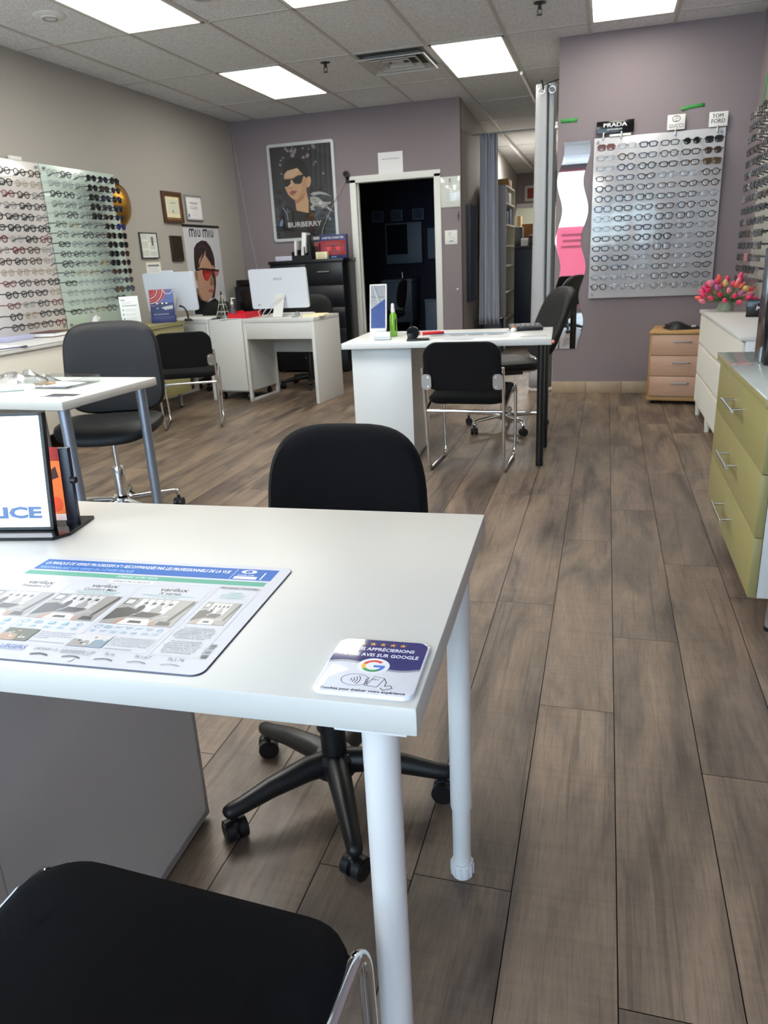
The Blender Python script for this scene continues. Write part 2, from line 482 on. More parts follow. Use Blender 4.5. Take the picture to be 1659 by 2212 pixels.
# door casing
g = M(WPAINT)
cw = .072
for x0, x1 in ((DX0 - cw + .03, DX0 + .03), (DX1 - .03, DX1 + cw - .03)):
    g.span((x0, YB - .018, 0), (x1, YB + .118, DZ + .015), .004)
g.span((DX0 - cw + .03, YB - .018, DZ - .02), (DX1 + cw - .03, YB + .118, DZ + .05), .004)
g.span((DX0 + .03, YB + .04, 0), (DX0 + .042, YB + .08, DZ - .02)).span((DX1 - .042, YB + .04, 0), (DX1 - .03, YB + .08, DZ - .02))
dr = structure(g.build('door_1'))
M(GREYM).span((DX1 - .034, YB + .01, 1.0), (DX1 - .029, YB + .035, 1.2)).build('strike_plate', dr)
# washroom behind the door
WB = mat('washroom_shade_navy', (34, 39, 58), .8)  # the unlit room's darkness is put into this wall, ceiling and floor colour
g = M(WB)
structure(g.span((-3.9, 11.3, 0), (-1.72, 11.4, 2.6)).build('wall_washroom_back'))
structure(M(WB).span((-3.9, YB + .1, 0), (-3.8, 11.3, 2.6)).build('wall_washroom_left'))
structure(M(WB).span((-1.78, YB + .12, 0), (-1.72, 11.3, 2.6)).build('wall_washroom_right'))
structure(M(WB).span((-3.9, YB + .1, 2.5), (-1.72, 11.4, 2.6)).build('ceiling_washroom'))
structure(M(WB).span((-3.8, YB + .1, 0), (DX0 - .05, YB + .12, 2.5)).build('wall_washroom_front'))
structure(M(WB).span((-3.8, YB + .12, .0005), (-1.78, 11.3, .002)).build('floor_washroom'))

# ------------------------------------------------------------------ ceiling fixtures
PANEL = emit('light_panel', (255, 252, 238), 8.0)
def ceiling_light(x0, y0, label):
    x1, y1 = x0 + .6096, y0 + 1.232
    t = thing('ceiling_light', label, 'ceiling light', ((x0 + x1) / 2, (y0 + y1) / 2, ZC), 0, 'recessed ceiling light panels')
    a, b = .6096 / 2 - .014, 1.232 / 2 - .014
    g = M(WPAINT)
    for s in (-1, 1):
        g.span((s * a, -b, -.010), (s * (a - .02), b, -.002)).span((-a, s * b, -.010), (a, s * (b - .02), -.002))
    g.build('light_frame', t)
    M(PANEL).span((-a + .02, -b + .02, -.006), (a - .02, b - .02, -.003)).build('diffuser', t)
ceiling_light(GX[1], GY[5], 'glowing ceiling panel nearest the round detector above the eyeglass boards')
ceiling_light(GX[1], GY[7], 'glowing ceiling panel above the two white desks, between detector and air vent')
ceiling_light(GX[3], GY[5], 'glowing ceiling panel cut by the top edge, ahead of the air vent')
ceiling_light(GX[4], GY[7], 'glowing ceiling panel directly beside the square air vent')
ceiling_light(GX[6], GY[6], 'glowing ceiling panel against the wall with the grey eyeglass board')
def detector(x, y, r, label):
    t = thing('smoke_detector', label, 'smoke detector', (x, y, ZC), 0)
    M(WPAINT).lathe([(0, -.02), (r * .5, -.02), (r * .55, -.012), (r * .92, -.010), (r, -.004), (r, 0)], seg=32).build('housing', t)
    M(mat('ring_grey', (150, 150, 150), .5)).tube([(r * .42 * math.cos(2 * PI * i / 32), r * .42 * math.sin(2 * PI * i / 32), -.021) for i in range(32)], r * .05, 6, closed=True).build('sensor_ring', t)
detector(-3.45, 4.68, .10, 'round white ceiling detector beside the long light panel')
detector(-2.395, 4.72, .15, 'large round ceiling speaker cut by the top edge of the view')
def sprinkler(x, y, label):
    t = thing('fire_sprinkler', label, 'sprinkler', (x, y, ZC), 0)
    M(mat('dark_bronze', (58, 58, 60), .45, .5)).lathe([(.04, 0), (.04, -.004), (.012, -.008), (.012, -.035), (.008, -.04)], seg=20).build('escutcheon', t)
    g = M(mat('dark_bronze', (58, 58, 60)))
    g.tube([(-.01, 0, -.035), (-.016, 0, -.05), (-.006, 0, -.07)], .003, 6).tube([(.01, 0, -.035), (.016, 0, -.05), (.006, 0, -.07)], .003, 6)
    g.lathe([(0, -.068), (.02, -.07), (.02, -.073), (0, -.074)], seg=16)
    g.build('deflector', t)
sprinkler(-2.30, 6.60, 'small metal fire sprinkler between the desk light panel and the vent')
sprinkler(-.50, 5.82, 'small metal fire sprinkler in front of the mauve display wall')
vt = thing('air_vent', 'square stepped metal air vent in the ceiling grid', 'air vent', ((GX[3] + GX[4]) / 2, 6.77, ZC))
VM = mat('vent_metal', (196, 196, 194), .45, .1)
M(mat('vent_dark', (90, 90, 92), .7)).box((0, 0, -.004), (.57, .6, .004)).build('duct_opening', vt)
for i, s in enumerate((.275, .19, .11)):
    g = M(VM); z0, z1 = -.008 - i * .004, -.045 + i * .004
    A = [(-s, -s), (s, -s), (s, s), (-s, s)]; k = .78
    for q in range(4):
        a, b = A[q], A[(q + 1) % 4]
        g.quad((a[0], a[1], z1), (b[0], b[1], z1), (b[0] * k, b[1] * k, z0), (a[0] * k, a[1] * k, z0))
        g.tube([(a[0], a[1], z1), (b[0], b[1], z1)], .005, 6)
    g.build('louvre_ring', vt)
M(VM).box((0, 0, -.03), (.10, .10, .004)).build('center_plate', vt)
g = M(VM)
for s in (-1, 1): g.span((s * .292, -.31, -.008), (s * .278, .31, -.002)).span((-.29, s * .313, -.008), (.29, s * .3, -.002))
g.build('vent_frame', vt)

# ------------------------------------------------------------------ eyeglasses
def lens_outline(shape, n=22):
    a, b, p, tilt, top = {'round': (.0235, .0215, 2.05, 0, .0), 'panto': (.0245, .0215, 2.3, .0, .12), 'rect': (.027, .0175, 3.6, 0, .06),
                          'cat': (.0265, .0185, 2.6, .13, .14), 'square': (.027, .0215, 4.0, 0, .05), 'aviator': (.0275, .023, 2.2, -.12, .12), 'shield': (.031, .021, 4.5, -.04, .12)}[shape]
    out = []
    for i in range(n):
        t = 2 * PI * i / n; c, s = math.cos(t), math.sin(t)
        x = a * math.copysign(abs(c) ** (2 / p), c); z = b * math.copysign(abs(s) ** (2 / p), s)
        x *= 1 + top * z / b; z += tilt * x
        out.append((x, z))
    return out
GL = {}
def glasses_meshes(shape, r):
    key = (shape, r); r = r * (1.45 if r > .0015 else 1.25)
    if key in GL: return GL[key]
    ol = lens_outline(shape); cx = .0335 if shape != 'shield' else .032
    f = M(BLACKP)
    for s in (-1, 1):
        f.tube([(s * (cx + x), 0, z) for x, z in (ol if s > 0 else ol[::-1])], r, 6, closed=True)
    f.tube(fillet([(-cx + .021, 0, .004), (0, -.001, .010), (cx - .021, 0, .004)], .006, 4), r * 1.1, 6)
    for s in (-1, 1):
        f.tube([(s * (cx + .024), 0, .008), (s * .0675, 0, .0085), (s * .0685, .006, .0085)], r * 1.2, 6)
    fr = f.mesh('frame_front')
    le = []
    for s in (-1, 1):
        q = M(LENS); q.poly = None
        vs = [q.bm.verts.new((s * (cx + x * .97), -.0012 * (1 - (x / .03) ** 2), z * .97)) for x, z in ol]
        c = q.bm.verts.new((s * cx, -.003, 0))
        fs = []
        for i in range(len(vs)):
            fs.append(q.bm.faces.new((vs[i], vs[(i + 1) % len(vs)], c)))
        q._tag(fs); le.append(q.mesh('lens'))
    te = []
    for s in (-1, 1):
        q = M(BLACKP)
        q.tube(fillet([(s * .0685, .004, .0085), (s * .069, .07, .009), (s * .067, .112, -.008)], .02, 4), max(r, .0013), 6, up=(0, 0, 1), flat=.55)
        te.append(q.mesh('temple'))
    GL[key] = (fr, le, te); return GL[key]
LK = {
    'clear': thin('clear_frame_plastic', (222, 222, 224), .14, .15), 'black': mat('black_acetate', (22, 22, 25), .2), 'grey': mat('smoke_acetate', (72, 73, 78), .25),
    'tort': mat('tortoise_acetate', (66, 40, 24), .22, noise=(160, .6)), 'gold': mat('gold_wire', (190, 152, 92), .25, 1.0), 'silver': mat('steel_wire', (150, 150, 154), .25, 1.0),
    'red': mat('burgundy_acetate', (96, 22, 34), .25), 'pink': mat('pink_acetate', (206, 128, 140), .3), 'blue': mat('navy_acetate', (30, 36, 70), .25), 'brown': mat('brown_acetate', (98, 70, 58), .3),
}
LN = {'lens': LENS, 'dark': mat('dark_sun_lens', (20, 22, 25), .08, coat=.3), 'brownl': mat('brown_sun_lens', (58, 40, 33), .08), 'pinkl': thin('rose_gradient_lens', (150, 104, 104), .08), 'olive': mat('olive_sun_lens', (72, 56, 30), .1),
      'bluel': mat('blue_sun_lens', (40, 44, 110), .08), 'smoke': thin('smoke_sun_lens', (82, 88, 90), .1)}
NAMES = {'clear': 'clear plastic', 'black': 'black', 'grey': 'smoke grey', 'tort': 'tortoiseshell', 'gold': 'thin gold wire', 'silver': 'thin steel wire', 'red': 'burgundy', 'pink': 'pink', 'blue': 'navy', 'brown': 'brown'}
SHN = {'round': 'round', 'panto': 'soft round', 'rect': 'rectangular', 'cat': 'cat-eye', 'square': 'square', 'aviator': 'aviator', 'shield': 'wide shield'}
ORD = ['top', 'second', 'third', 'fourth', 'fifth', 'sixth', 'seventh', 'eighth', 'ninth', 'tenth', 'eleventh', 'twelfth', 'thirteenth', 'fourteenth', 'bottom']
CO = ['first', 'second', 'third', 'fourth', 'fifth', 'sixth']
def put_mat(o, m):
    o.material_slots[0].link = 'OBJECT'; o.material_slots[0].material = m
def eyeglasses(loc, rz, shape, frame, lens, r, label_tail, group, sun=False):
    fr, le, te = glasses_meshes(shape, r)
    k = 'sunglasses' if sun else 'eyeglasses'
    t = thing(k, '%s %s %s, %s' % (NAMES[frame], SHN[shape], k, label_tail), k, loc, rz, group)
    for nm, me, m in (('frame_front', fr, LK[frame]), ('lens', le[0], LN[lens]), ('lens', le[1], LN[lens]), ('temple', te[0], LK[frame] if frame != 'clear' else LK['grey']), ('temple', te[1], LK[frame] if frame != 'clear' else LK['grey'])):
        o = bpy.data.objects.new(nm, me); COL.objects.link(o); o.parent = t
        put_mat(o, m)
    return t
def pick(rn, pool):
    frame = rn.choice(pool)
    r = .0011 if frame in ('gold', 'silver') else rn.choice((.0021, .0024, .0027))
    return frame, r

# --- grey board on the mauve wall
BD = mat('grey_acrylic_board', (202, 202, 208), .16, spec=.9, coat=.3)
bx0, bx1, bz0, bz1 = -.135, .825, .80, 2.02
bt = thing('display_board', 'grey acrylic eyeglass board on the mauve wall beside the wavy mirror', 'display board', ((bx0 + bx1) / 2, YW - .02, bz0))
g = M(BD); hw = (bx1 - bx0) / 2
g.box((0, 0, (bz1 - bz0) / 2), (bx1 - bx0, .012, bz1 - bz0), .003); g.build('board_sheet', bt)
for sx in (-1, 1):
    for z in (.03, bz1 - bz0 - .03):
        M(GREYM).cyl((sx * (hw - .03), .02, z), (sx * (hw - .03), -.014, z), .011, 14).build('standoff', bt)
rn = random.Random(3)
special = {(0, 0): ('square', 'brown', 'pinkl', 1), (0, 1): ('rect', 'clear', 'lens', 0), (0, 4): ('round', 'black', 'dark', 1), (0, 5): ('square', 'black', 'dark', 1), (1, 0): ('rect', 'clear', 'lens', 0), (1, 5): ('panto', 'tort', 'brownl', 1),
           (2, 0): ('rect', 'clear', 'lens', 0), (2, 5): ('shield', 'brown', 'olive', 1), (3, 3): ('panto', 'clear', 'lens', 0), (3, 4): ('rect', 'clear', 'lens', 0), (5, 5): ('panto', 'clear', 'lens', 0), (7, 0): ('panto', 'clear', 'lens', 0), (8, 0): ('rect', 'clear', 'lens', 0), (8, 5): ('panto', 'clear', 'lens', 0),
           (9, 4): ('rect', 'clear', 'lens', 0), (10, 4): ('rect', 'clear', 'lens', 0), (10, 1): ('panto', 'grey', 'lens', 0), (11, 2): ('rect', 'clear', 'lens', 0), (11, 4): ('rect', 'clear', 'lens', 0), (12, 2): ('rect', 'clear', 'lens', 0), (12, 4): ('rect', 'clear', 'lens', 0),
           (13, 0): ('rect', 'clear', 'lens', 0), (13, 1): ('rect', 'clear', 'lens', 0), (13, 2): ('rect', 'clear', 'lens', 0), (14, 1): ('panto', 'clear', 'lens', 0), (14, 2): ('panto', 'clear', 'lens', 0), (14, 3): ('panto', 'clear', 'lens', 0), (14, 4): ('panto', 'clear', 'lens', 0), (14, 5): ('panto', 'clear', 'lens', 0)}
pins = M(CLEAR)
for r in range(15):
    for c in range(6):
        x = -.040 + .1555 * c - .001 * r; z = 1.937 - .0745 * r - .001 * c
        sh, fr, ln, sun = special.get((r, c), (None,) * 4)
        th = .0023
        if not sh:
            sh = rn.choice(('rect', 'rect', 'cat', 'panto', 'square')) if c < 5 else rn.choice(('panto', 'round', 'cat'))
            fr, th = pick(rn, ('black', 'black', 'black', 'black', 'blue', 'tort') if c < 3 else ('black', 'black', 'grey', 'tort')); ln = 'lens'; sun = 0
        eyeglasses((x, YW - .128, z), 0, sh, fr, ln, th, '%s row, %s from the mirror, grey board' % (ORD[r], CO[c]), 'glasses on the grey board', sun)
        pins.cyl((x - (bx0 + bx1) / 2, -.005, z - bz0 + .006), (x - (bx0 + bx1) / 2, -.106, z - bz0 + .006), .0028, 6)
pins.build('peg_grid', bt)['kind'] = 'stuff'
# signs clipped on the board's top edge
def clip_sign(x0, x1, z0, z1, m, label, draw, clips):
    t = thing('brand_sign', label, 'sign', ((x0 + x1) / 2, YW - .034, z0))
    w, h = x1 - x0, z1 - z0
    g = G(matl=m); g.box((0, 0, 0), (w, h, .006), .001, m=m); g.z = .0031
    draw(g, w, h); g.build('sign_plate', t, (0, 0, h / 2), (PI / 2, 0, 0))
    for cx in clips:
        M(STEEL).box((cx, 0, -.015), (.012, .012, .045), .002).build('clip', t)
def d_prada(g, w, h):
    g.text('PRADA', 0, .002, h * .30, PAPER, w=w * .62, bold=.0012); g.text('EYEWEAR', 0, -h * .24, h * .11, PAPER, w=w * .40)
def d_gucci(g, w, h):
    for s in (-1, 1): g.arc(s * .008, h * .22, .019, .0045, 40 if s < 0 else -140, 320 if s < 0 else 140, INK)
    g.line([(-.002, h * .2), (-.015, h * .2)], .004, INK); g.line([(.002, h * .24), (.015, h * .24)], .004, INK)
    g.text('GUCCI', 0, -h * .36, h * .24, INK, w=w * .80)
def d_tom(g, w, h):
    g.text('TOM', -.006, h * .10, h * .26, INK, w=w * .58, bold=.0007); g.text('FORD', 0, -h * .26, h * .28, INK, w=w * .72, bold=.0007)
clip_sign(-.121, .159, 2.045, 2.134, BLACKG, 'wide black sign with white capital letters clipped on the grey board', d_prada, (-.085, .05))
clip_sign(.402, .530, 2.030, 2.135, WPAINT, 'small white sign with a round interlocking emblem clipped on the grey board', d_gucci, (-.0, ))
clip_sign(.699, .831, 2.026, 2.127, WPAINT, 'small white sign with two lines of bold letters at the grey board corner', d_tom, (-.0, ))
single(M(WPAINT).box((.06, YW - .03, 2.030), (.16, .008, .016), .001).build('blank_label_strip'), 'thin blank white strip under the wide black sign', 'label strip')
TP = mat('green_tape', (62, 150, 72), .55)
def tape(name, pts, w, label):
    g = M(TP)
    A = []; B = []
    for (x, z, d) in pts:
        A.append((x, YW - d, z + w / 2)); B.append((x, YW - d, z - w / 2))
    g.grid([A, B]); o = g.build(name); md = o.modifiers.new('s', 'SOLIDIFY'); md.thickness = .001; single(o, label, 'tape')
tape('green_tape', [(-.40, 2.170, .002), (-.33, 2.169, .003), (-.272, 2.170, .002)], .028, 'strip of green tape above the wavy mirror')
tape('green_tape', [(.497, 2.172, .012), (.53, 2.176, .003), (.56, 2.182, .004), (.61, 2.186, .002), (.663, 2.188, .004)], .024, 'crumpled strip of green tape above the sign with the interlocking emblem')
g = M(TP); g.quad((XR - .002, 6.50, 2.03), (XR - .003, 6.545, 2.03), (XR - .003, 6.46, 2.30), (XR - .002, 6.41, 2.30))
o = g.build('green_tape'); md = o.modifiers.new('s', 'SOLIDIFY'); md.thickness = .001; single(o, 'long slanted strip of green tape above the eyeglasses in the wall corner', 'tape')
single(M(WPAINT).lathe([(0, 0), (.012, .003), (.012, .02), (.006, .026), (.010, .034), (.012, .045), (0, .05)], (XW - .012, YW - .005, 2.12), 12).build('white_hook'), 'tiny white curtain hook on the edge of the mauve display wall', 'hook')

# --- white and green boards on the left wall
PB0, PB1, PB2, PZ0, PZ1 = 4.05, 5.20, 6.13, .785, 2.005
w1 = thing('display_board', 'white acrylic eyeglass board on the beige wall above the white counter', 'display board', (XL + .025, (PB0 + PB1) / 2, PZ0))
M(mat('white_acrylic_board', (230, 226, 226), .25, coat=.4)).box((0, -.003, (PZ1 - PZ0) / 2), (.012, PB1 - PB0 - .01, PZ1 - PZ0), .003).build('board_sheet', w1)
w2 = thing('display_board', 'pale green glass eyeglass board beside the gold disc', 'display board', (XL + .03, (PB1 + PB2) / 2, PZ0))
M(mat('green_glass_board', (204, 222, 214), .22, coat=.3)).box((0, .0, (PZ1 - PZ0) / 2), (.010, PB2 - PB1, PZ1 - PZ0), .003).build('board_sheet', w2)
g = M(WPAINT); g.box((.0, .34, PZ1 - PZ0 + .012), (.02, .12, .028), .002); g.build('top_clip', w1)
for pb, par, ys in ((w1, w1, (.53,)), (w2, w2, (-.43, .43))):
    for y in ys:
        for z in (.03, PZ1 - PZ0 - .03):
            M(GREYM).cyl((-.028, y, z), (.022, y, z), .010, 14).build('standoff', par)
rn = random.Random(8)
pin1, pin2 = M(CLEAR), M(CLEAR)
def mixed_temple_pool(c): return ('black', 'black', 'tort', 'grey', 'grey', 'red', 'gold', 'black')
for r in range(15):
    for c in range(4):
        y = 4.99 - .1525 * c - .0 * r; z = 1.905 - .0748 * r
        if r < 3 and c == 3: continue
        fr, th = pick(rn, ('black', 'black', 'black', 'tort', 'grey', 'red', 'gold', 'black', 'silver'))
        if (r, c) in ((1, 0),): fr, th = 'gold', .0011
        if (r, c) in ((2, 0), (3, 2), (4, 0)): fr, th = 'clear', .0021
        if (r, c) == (2, 2): fr, th = 'red', .0021
        if (r, c) in ((12, 0),): fr, th = 'red', .0021
        if (r, c) in ((13, 2), (14, 1)): fr, th = ('gold', .0011) if r == 13 else ('black', .0021)
        sh = rn.choice(('round', 'panto', 'round', 'panto', 'cat'))
        eyeglasses((-4.03, y, z), PI / 2, sh, fr, 'lens', th, '%s row, %s from the green glass, white board' % (ORD[r], CO[c]), 'glasses on the white board')
        pin1.cyl((.005, y - (PB0 + PB1) / 2, z - PZ0 + .006), (.119, y - (PB0 + PB1) / 2, z - PZ0 + .006), .0028, 6)
for r in range(15):
    for c in range(6):
        y = 5.19 + .1545 * c; z = 1.930 - .0722 * r
        if c >= 4 and r >= 13 and c == 5: continue
        sun = c >= (3 if r < 5 else 4) and r < 14
        tail = '%s row, %s from the white board, green glass' % (ORD[r], CO[c])
        if sun:
            fr = rn.choice(('black', 'black', 'tort', 'blue', 'black')); ln = rn.choice(('dark', 'dark', 'dark', 'brownl'))
            if (r, c) == (5, 5): fr, ln = 'blue', 'bluel'
            if (r, c) == (3, 4): fr, ln = 'grey', 'smoke'
            if r == 12: ln = 'olive' if c == 4 else 'smoke'
            if r == 8 and c == 5: ln = 'brownl'
            if (r, c) == (11, 4): fr, ln = 'grey', 'lens'
            sh = rn.choice(('round', 'cat', 'square', 'panto', 'aviator')); th = .0024
        else:
            fr, th = pick(rn, ('silver', 'silver', 'gold', 'grey', 'clear', 'silver')); ln = 'lens'
            if (r, c) in ((2, 0), (2, 1), (7, 0), (11, 0), (14, 0)): fr, th = 'black', .0022
            sh = rn.choice(('round', 'panto', 'aviator', 'rect', 'panto'))
        eyeglasses((-4.03, y, z), PI / 2, sh, fr, ln, th, tail, 'glasses on the green glass board', sun)
        pin2.cyl((.005, y - (PB1 + PB2) / 2, z - PZ0 + .006), (.114, y - (PB1 + PB2) / 2, z - PZ0 + .006), .0028, 6)
pin1.build('peg_grid', w1)['kind'] = 'stuff'; pin2.build('peg_grid', w2)['kind'] = 'stuff'
# --- white board on the side wall, seen edge on
w3 = thing('display_board', 'white eyeglass board on the side wall, seen edge on above the dresser', 'display board', (XR - .03, 5.62, .82))
M(mat('pale_acrylic_board', (214, 212, 204), .3)).box((0, 0, .62), (.012, 1.06, 1.24), .003).build('board_sheet', w3)
pin3 = M(CLEAR)
rn = random.Random(21)
for r in range(15):
    for c in range(6):
        y = 6.04 - .150 * c; z = 1.985 - .0745 * r
        d_ = Vector((XR - .112, y, z - H)); px_ = 829.5 + F * d_.dot(r2) / d_.dot(fwd)
        if px_ > 1675: continue
        fr, th = pick(rn, ('black', 'black', 'black', 'tort', 'grey', 'clear', 'black'))
        if (r, c) == (12, 2): fr = 'pink'
        eyeglasses((XR - .132, y, z), -PI / 2, rn.choice(('rect', 'square', 'panto', 'cat')), fr, 'lens', th, '%s row, %s from the corner, side board' % (ORD[r], CO[c]), 'glasses on the side wall board')
        pin3.cyl((-.005, y - 5.62, z - .82 + .006), (-.102, y - 5.62, z - .82 + .006), .0028, 6)
pin3.build('peg_grid', w3)['kind'] = 'stuff'
# gold disc
gd = thing('wall_disc', 'gold mosaic disc on the beige wall behind the sunglasses', 'wall ornament', (XL, 6.19, 1.765))
GM = mat('gold_mosaic', (170, 124, 40), .32, .7, noise=(55, .5), bump=(70, .8))
M(GM).lathe([(0, .075), (.05, .07), (.10, .052), (.14, .03), (.165, .012), (.170, 0)], seg=40, axis='x').build('disc_face', gd)
M(mat('gold_rim', (120, 92, 44), .35, .8)).tube([(.008, .168 * math.cos(2 * PI * i / 40), .168 * math.sin(2 * PI * i / 40)) for i in range(40)], .007, 8, closed=True).build('disc_rim', gd)
# ------------------------------------------------------------------ wavy mirror
def wavy(z): return .024 * math.cos(2 * PI * (z - 1.95) / .45)
N_ = 60
def wav_outline(grow=0.0):
    zt, zb = 2.013 + grow, .385 - grow
    R = []; Lf = []
    for i in range(N_ + 1):
        z = zb + (zt - zb) * i / N_; xc = -.286 - .012 * (2.0 - z) / 1.6
        R.append((xc + .102 + grow + wavy(z), z)); Lf.append((xc - .102 - grow + wavy(z), z))
    return R + Lf[::-1]
wm = thing('wavy_mirror', 'tall wavy-edged mirror on the mauve wall beside the grey board', 'mirror', (0, YW, 0))
M(MIRROR).prism(wav_outline(), -.008, -.002, lambda x, y, h: (x, h, y)).build('mirror_glass', wm)
M(GREYM).prism(wav_outline(.0015), -.0019, 0, lambda x, y, h: (x, h, y)).build('mirror_backing', wm)

# ------------------------------------------------------------------ tables and desks
def local(loc, rz, p):
    c, s = math.cos(rz), math.sin(rz)
    return (loc[0] + c * p[0] - s * p[1], loc[1] + s * p[0] + c * p[1], p[2])
# near desk
D1, R1, Z1 = (-.7766, .914, 0), math.radians(2.0), .755
t = thing('desk', 'large white desk with adjustable white tube legs, holding the lens chart and review plaque', 'desk', D1, R1)
M(WHITE).span((-.6, -.305, Z1 - .034), (.6, .305, Z1), .0022).build('desktop', t)
def olov(x, y, h):
    g = M(WPAINT); g.lathe([(.0, h), (.0212, h), (.0212, .172), (.0205, .165)], (x, y, 0), 28)
    lg = g.build('leg', t)
    M(WPAINT).lathe([(.0, .17), (.0182, .17), (.0182, .06), (.0178, .058), (.0182, .056), (.0182, .028)], (x, y, 0), 28).build('lower_tube', lg)
    q = M(mat('white_foot_plastic', (226, 226, 228), .45)); q.lathe([(0, 0), (.0205, 0), (.0222, .006), (.0228, .03), (.021, .034), (0, .034)], (x, y, 0), 28)
    for i in range(12):
        a = 2 * PI * i / 12; q.box((x + .0226 * math.cos(a), y + .0226 * math.sin(a), .017), (.003, .003, .024), rot=Matrix.Rotation(a, 4, 'Z'))
    q.build('foot', lg)
    M(WPAINT).box((x, y, h - .002), (.08, .08, .004), .001).build('mounting_plate', lg)
olov(.558, .245, Z1 - .034); olov(.548, -.262, Z1 - .034)
# the drawer unit that carries the other end
def drawer_unit(name, label, loc, rz, w, d, h, n, m, cat='drawer unit'):
    t = thing(name, label, cat, loc, rz)
    g = M(m); 
    g.span((-w / 2, -d / 2 + .018, .012), (-w / 2 + .016, d / 2, h)).span((w / 2 - .016, -d / 2 + .018, .012), (w / 2, d / 2, h))
    g.span((-w / 2, d / 2 - .012, .012), (w / 2, d / 2, h)).span((-w / 2, -d / 2 + .018, h - .016), (w / 2, d / 2, h)).span((-w / 2, -d / 2 + .018, .012), (w / 2, d / 2, .03))
    g.span((-w / 2 + .016, -d / 2 + .03, .03), (w / 2 - .016, -d / 2 + .034, h - .016))
    g.build('carcass', t)
    dh = (h - .012) / n
    for i in range(n):
        M(m).span((-w / 2, -d / 2, .014 + i * dh), (w / 2, -d / 2 + .017, .010 + (i + 1) * dh), .0015).build('drawer_front', t)
    for sx in (-1, 1):
        for sy in (-1, 1): M(DARK).cyl((sx * (w / 2 - .03), sy * (d / 2 - .05), 0), (sx * (w / 2 - .03), sy * (d / 2 - .05), .013), .014, 12).build('foot', t)
    return t
drawer_unit('drawer_unit', 'tall white drawer unit carrying the near desk beside the black swivel chair', local(D1, R1, (-.212, .010, 0)), R1, .36, .575, Z1 - .0345, 5, WPAINT)

# middle desk
D2, R2, Z2 = (-.887, 4.543, 0), math.radians(3.0), .74
t = thing('desk', 'white desk on black post legs in the middle of the shop', 'desk', D2, R2)
M(WHITE2).span((-.6, -.34, Z2 - .034), (.6, .34, Z2), .003).build('desktop', t)
for x, y in ((.545, -.262), (.560, .19)):
    lg = M(mat('black_leg', (16, 17, 20), .3)).cyl((x, y, .004), (x, y, Z2 - .034), .0215, 24).build('leg', t)
    M(BLACKP).lathe([(0, 0), (.02, 0), (.022, .004), (.022, .02), (.0, .02)], (x, y, 0), 20).build('foot_cap', lg)
    M(BLACKP).box((x, y, Z2 - .036), (.085, .085, .005), .001).build('mounting_plate', lg)
u2 = drawer_unit('cabinet_unit', 'white panelled pedestal unit carrying the middle desk', local(D2, R2, (-.378, .01, 0)), R2, .36, .57, Z2 - .035, 1, WHITE2, 'drawer unit')

# left desk
D3, R3, Z3 = (-2.545, 2.68, 0), math.radians(-3.0), .74
t = thing('desk', 'white desk on silver post legs, with acrylic tray and plastic bag on top', 'desk', D3, R3)
M(WHITE).span((-.6, -.30, Z3 - .034), (.6, .30, Z3), .003).build('desktop', t)
for x, y in ((.552, -.245), (.548, .245)):
    lg = M(SILVER).cyl((x, y, .006), (x, y, Z3 - .034), .0225, 26).build('leg', t)
    M(BLACKP).lathe([(0, 0), (.022, 0), (.024, .004), (.024, .016), (.0, .016)], (x, y, 0), 20).build('foot_cap', lg)
    M(SILVER).box((x, y, Z3 - .036), (.085, .085, .005), .001).build('mounting_plate', lg)
drawer_unit('drawer_unit', 'grey-white drawer unit carrying the desk with silver legs', local(D3, R3, (-.18, -.02, 0)), R3, .36, .50, Z3 - .035, 4, WHITE)

# small white home desk with monitor, its door cabinet and the next desk
R4 = math.radians(-7.0)
O4 = (-2.415, 6.186, 0)
def rel4(x, y): return local(O4, R4, (x, y, 0))
t = thing('desk', 'small white desk with deep apron under the white monitor', 'desk', rel4(-.365, .25), R4)
g = M(WHITE2).span((-.365, -.25, .715), (.365, .25, .75), .002); g.build('desktop', t)
M(WHITE2).span((.335, -.25, 0), (.365, .25, .715), .002).build('side_panel', t)
M(WHITE2).span((-.335, -.245, .57), (.335, -.227, .714), .001).build('drawer_front', t)
g = M(WHITE2); g.span((-.365, -.25, 0), (-.335, -.215, .715), .004).span((-.365, .215, 0), (-.335, .25, .715), .004).span((-.365, -.25, 0), (-.335, .25, .025), .003).span((-.362, -.215, .10), (-.338, .215, .715)); g.build('leg_frame', t)
M(WHITE2).span((-.335, .22, .40), (.335, .235, .71)).build('back_rail', t)
t = thing('cabinet', 'white door cabinet on casters beside the small white desk', 'cabinet', rel4(-.915, .25), R4)
M(WHITE2).span((-.178, -.23, .085), (.178, .25, .748), .002).build('body', t)
M(WHITE2).span((-.178, -.25, .10), (.178, -.232, .745), .002).build('door', t)
for sx in (-1, 1):
    for sy in (-1, 1): M(BLACKP).lathe([(0, -.012), (.03, -.012), (.034, -.004), (.034, .004), (.03, .012), (0, .012)], (sx * .14, sy * .18, .036), 16, axis='x').cyl((sx * .14, sy * .18, .036), (sx * .14, sy * .18, .087), .012, 10).build('caster', t)
t = thing('desk', 'white desk with a drawer in the corner under the fashion poster', 'desk', rel4(-1.40, .25), R4)
M(WHITE2).span((-.295, -.25, .715), (.295, .25, .75), .002).build('desktop', t)
M(WHITE2).span((-.26, -.247, .60), (.262, -.230, .712), .001).build('drawer_front', t)
for x in (-.28, .28):
    g = M(WHITE2); g.span((x - .015, -.25, 0), (x + .015, -.20, .715), .004).span((x - .015, .20, 0), (x + .015, .25, .715), .004).span((x - .015, -.25, 0), (x + .015, .25, .025), .003); g.build('leg_frame', t)

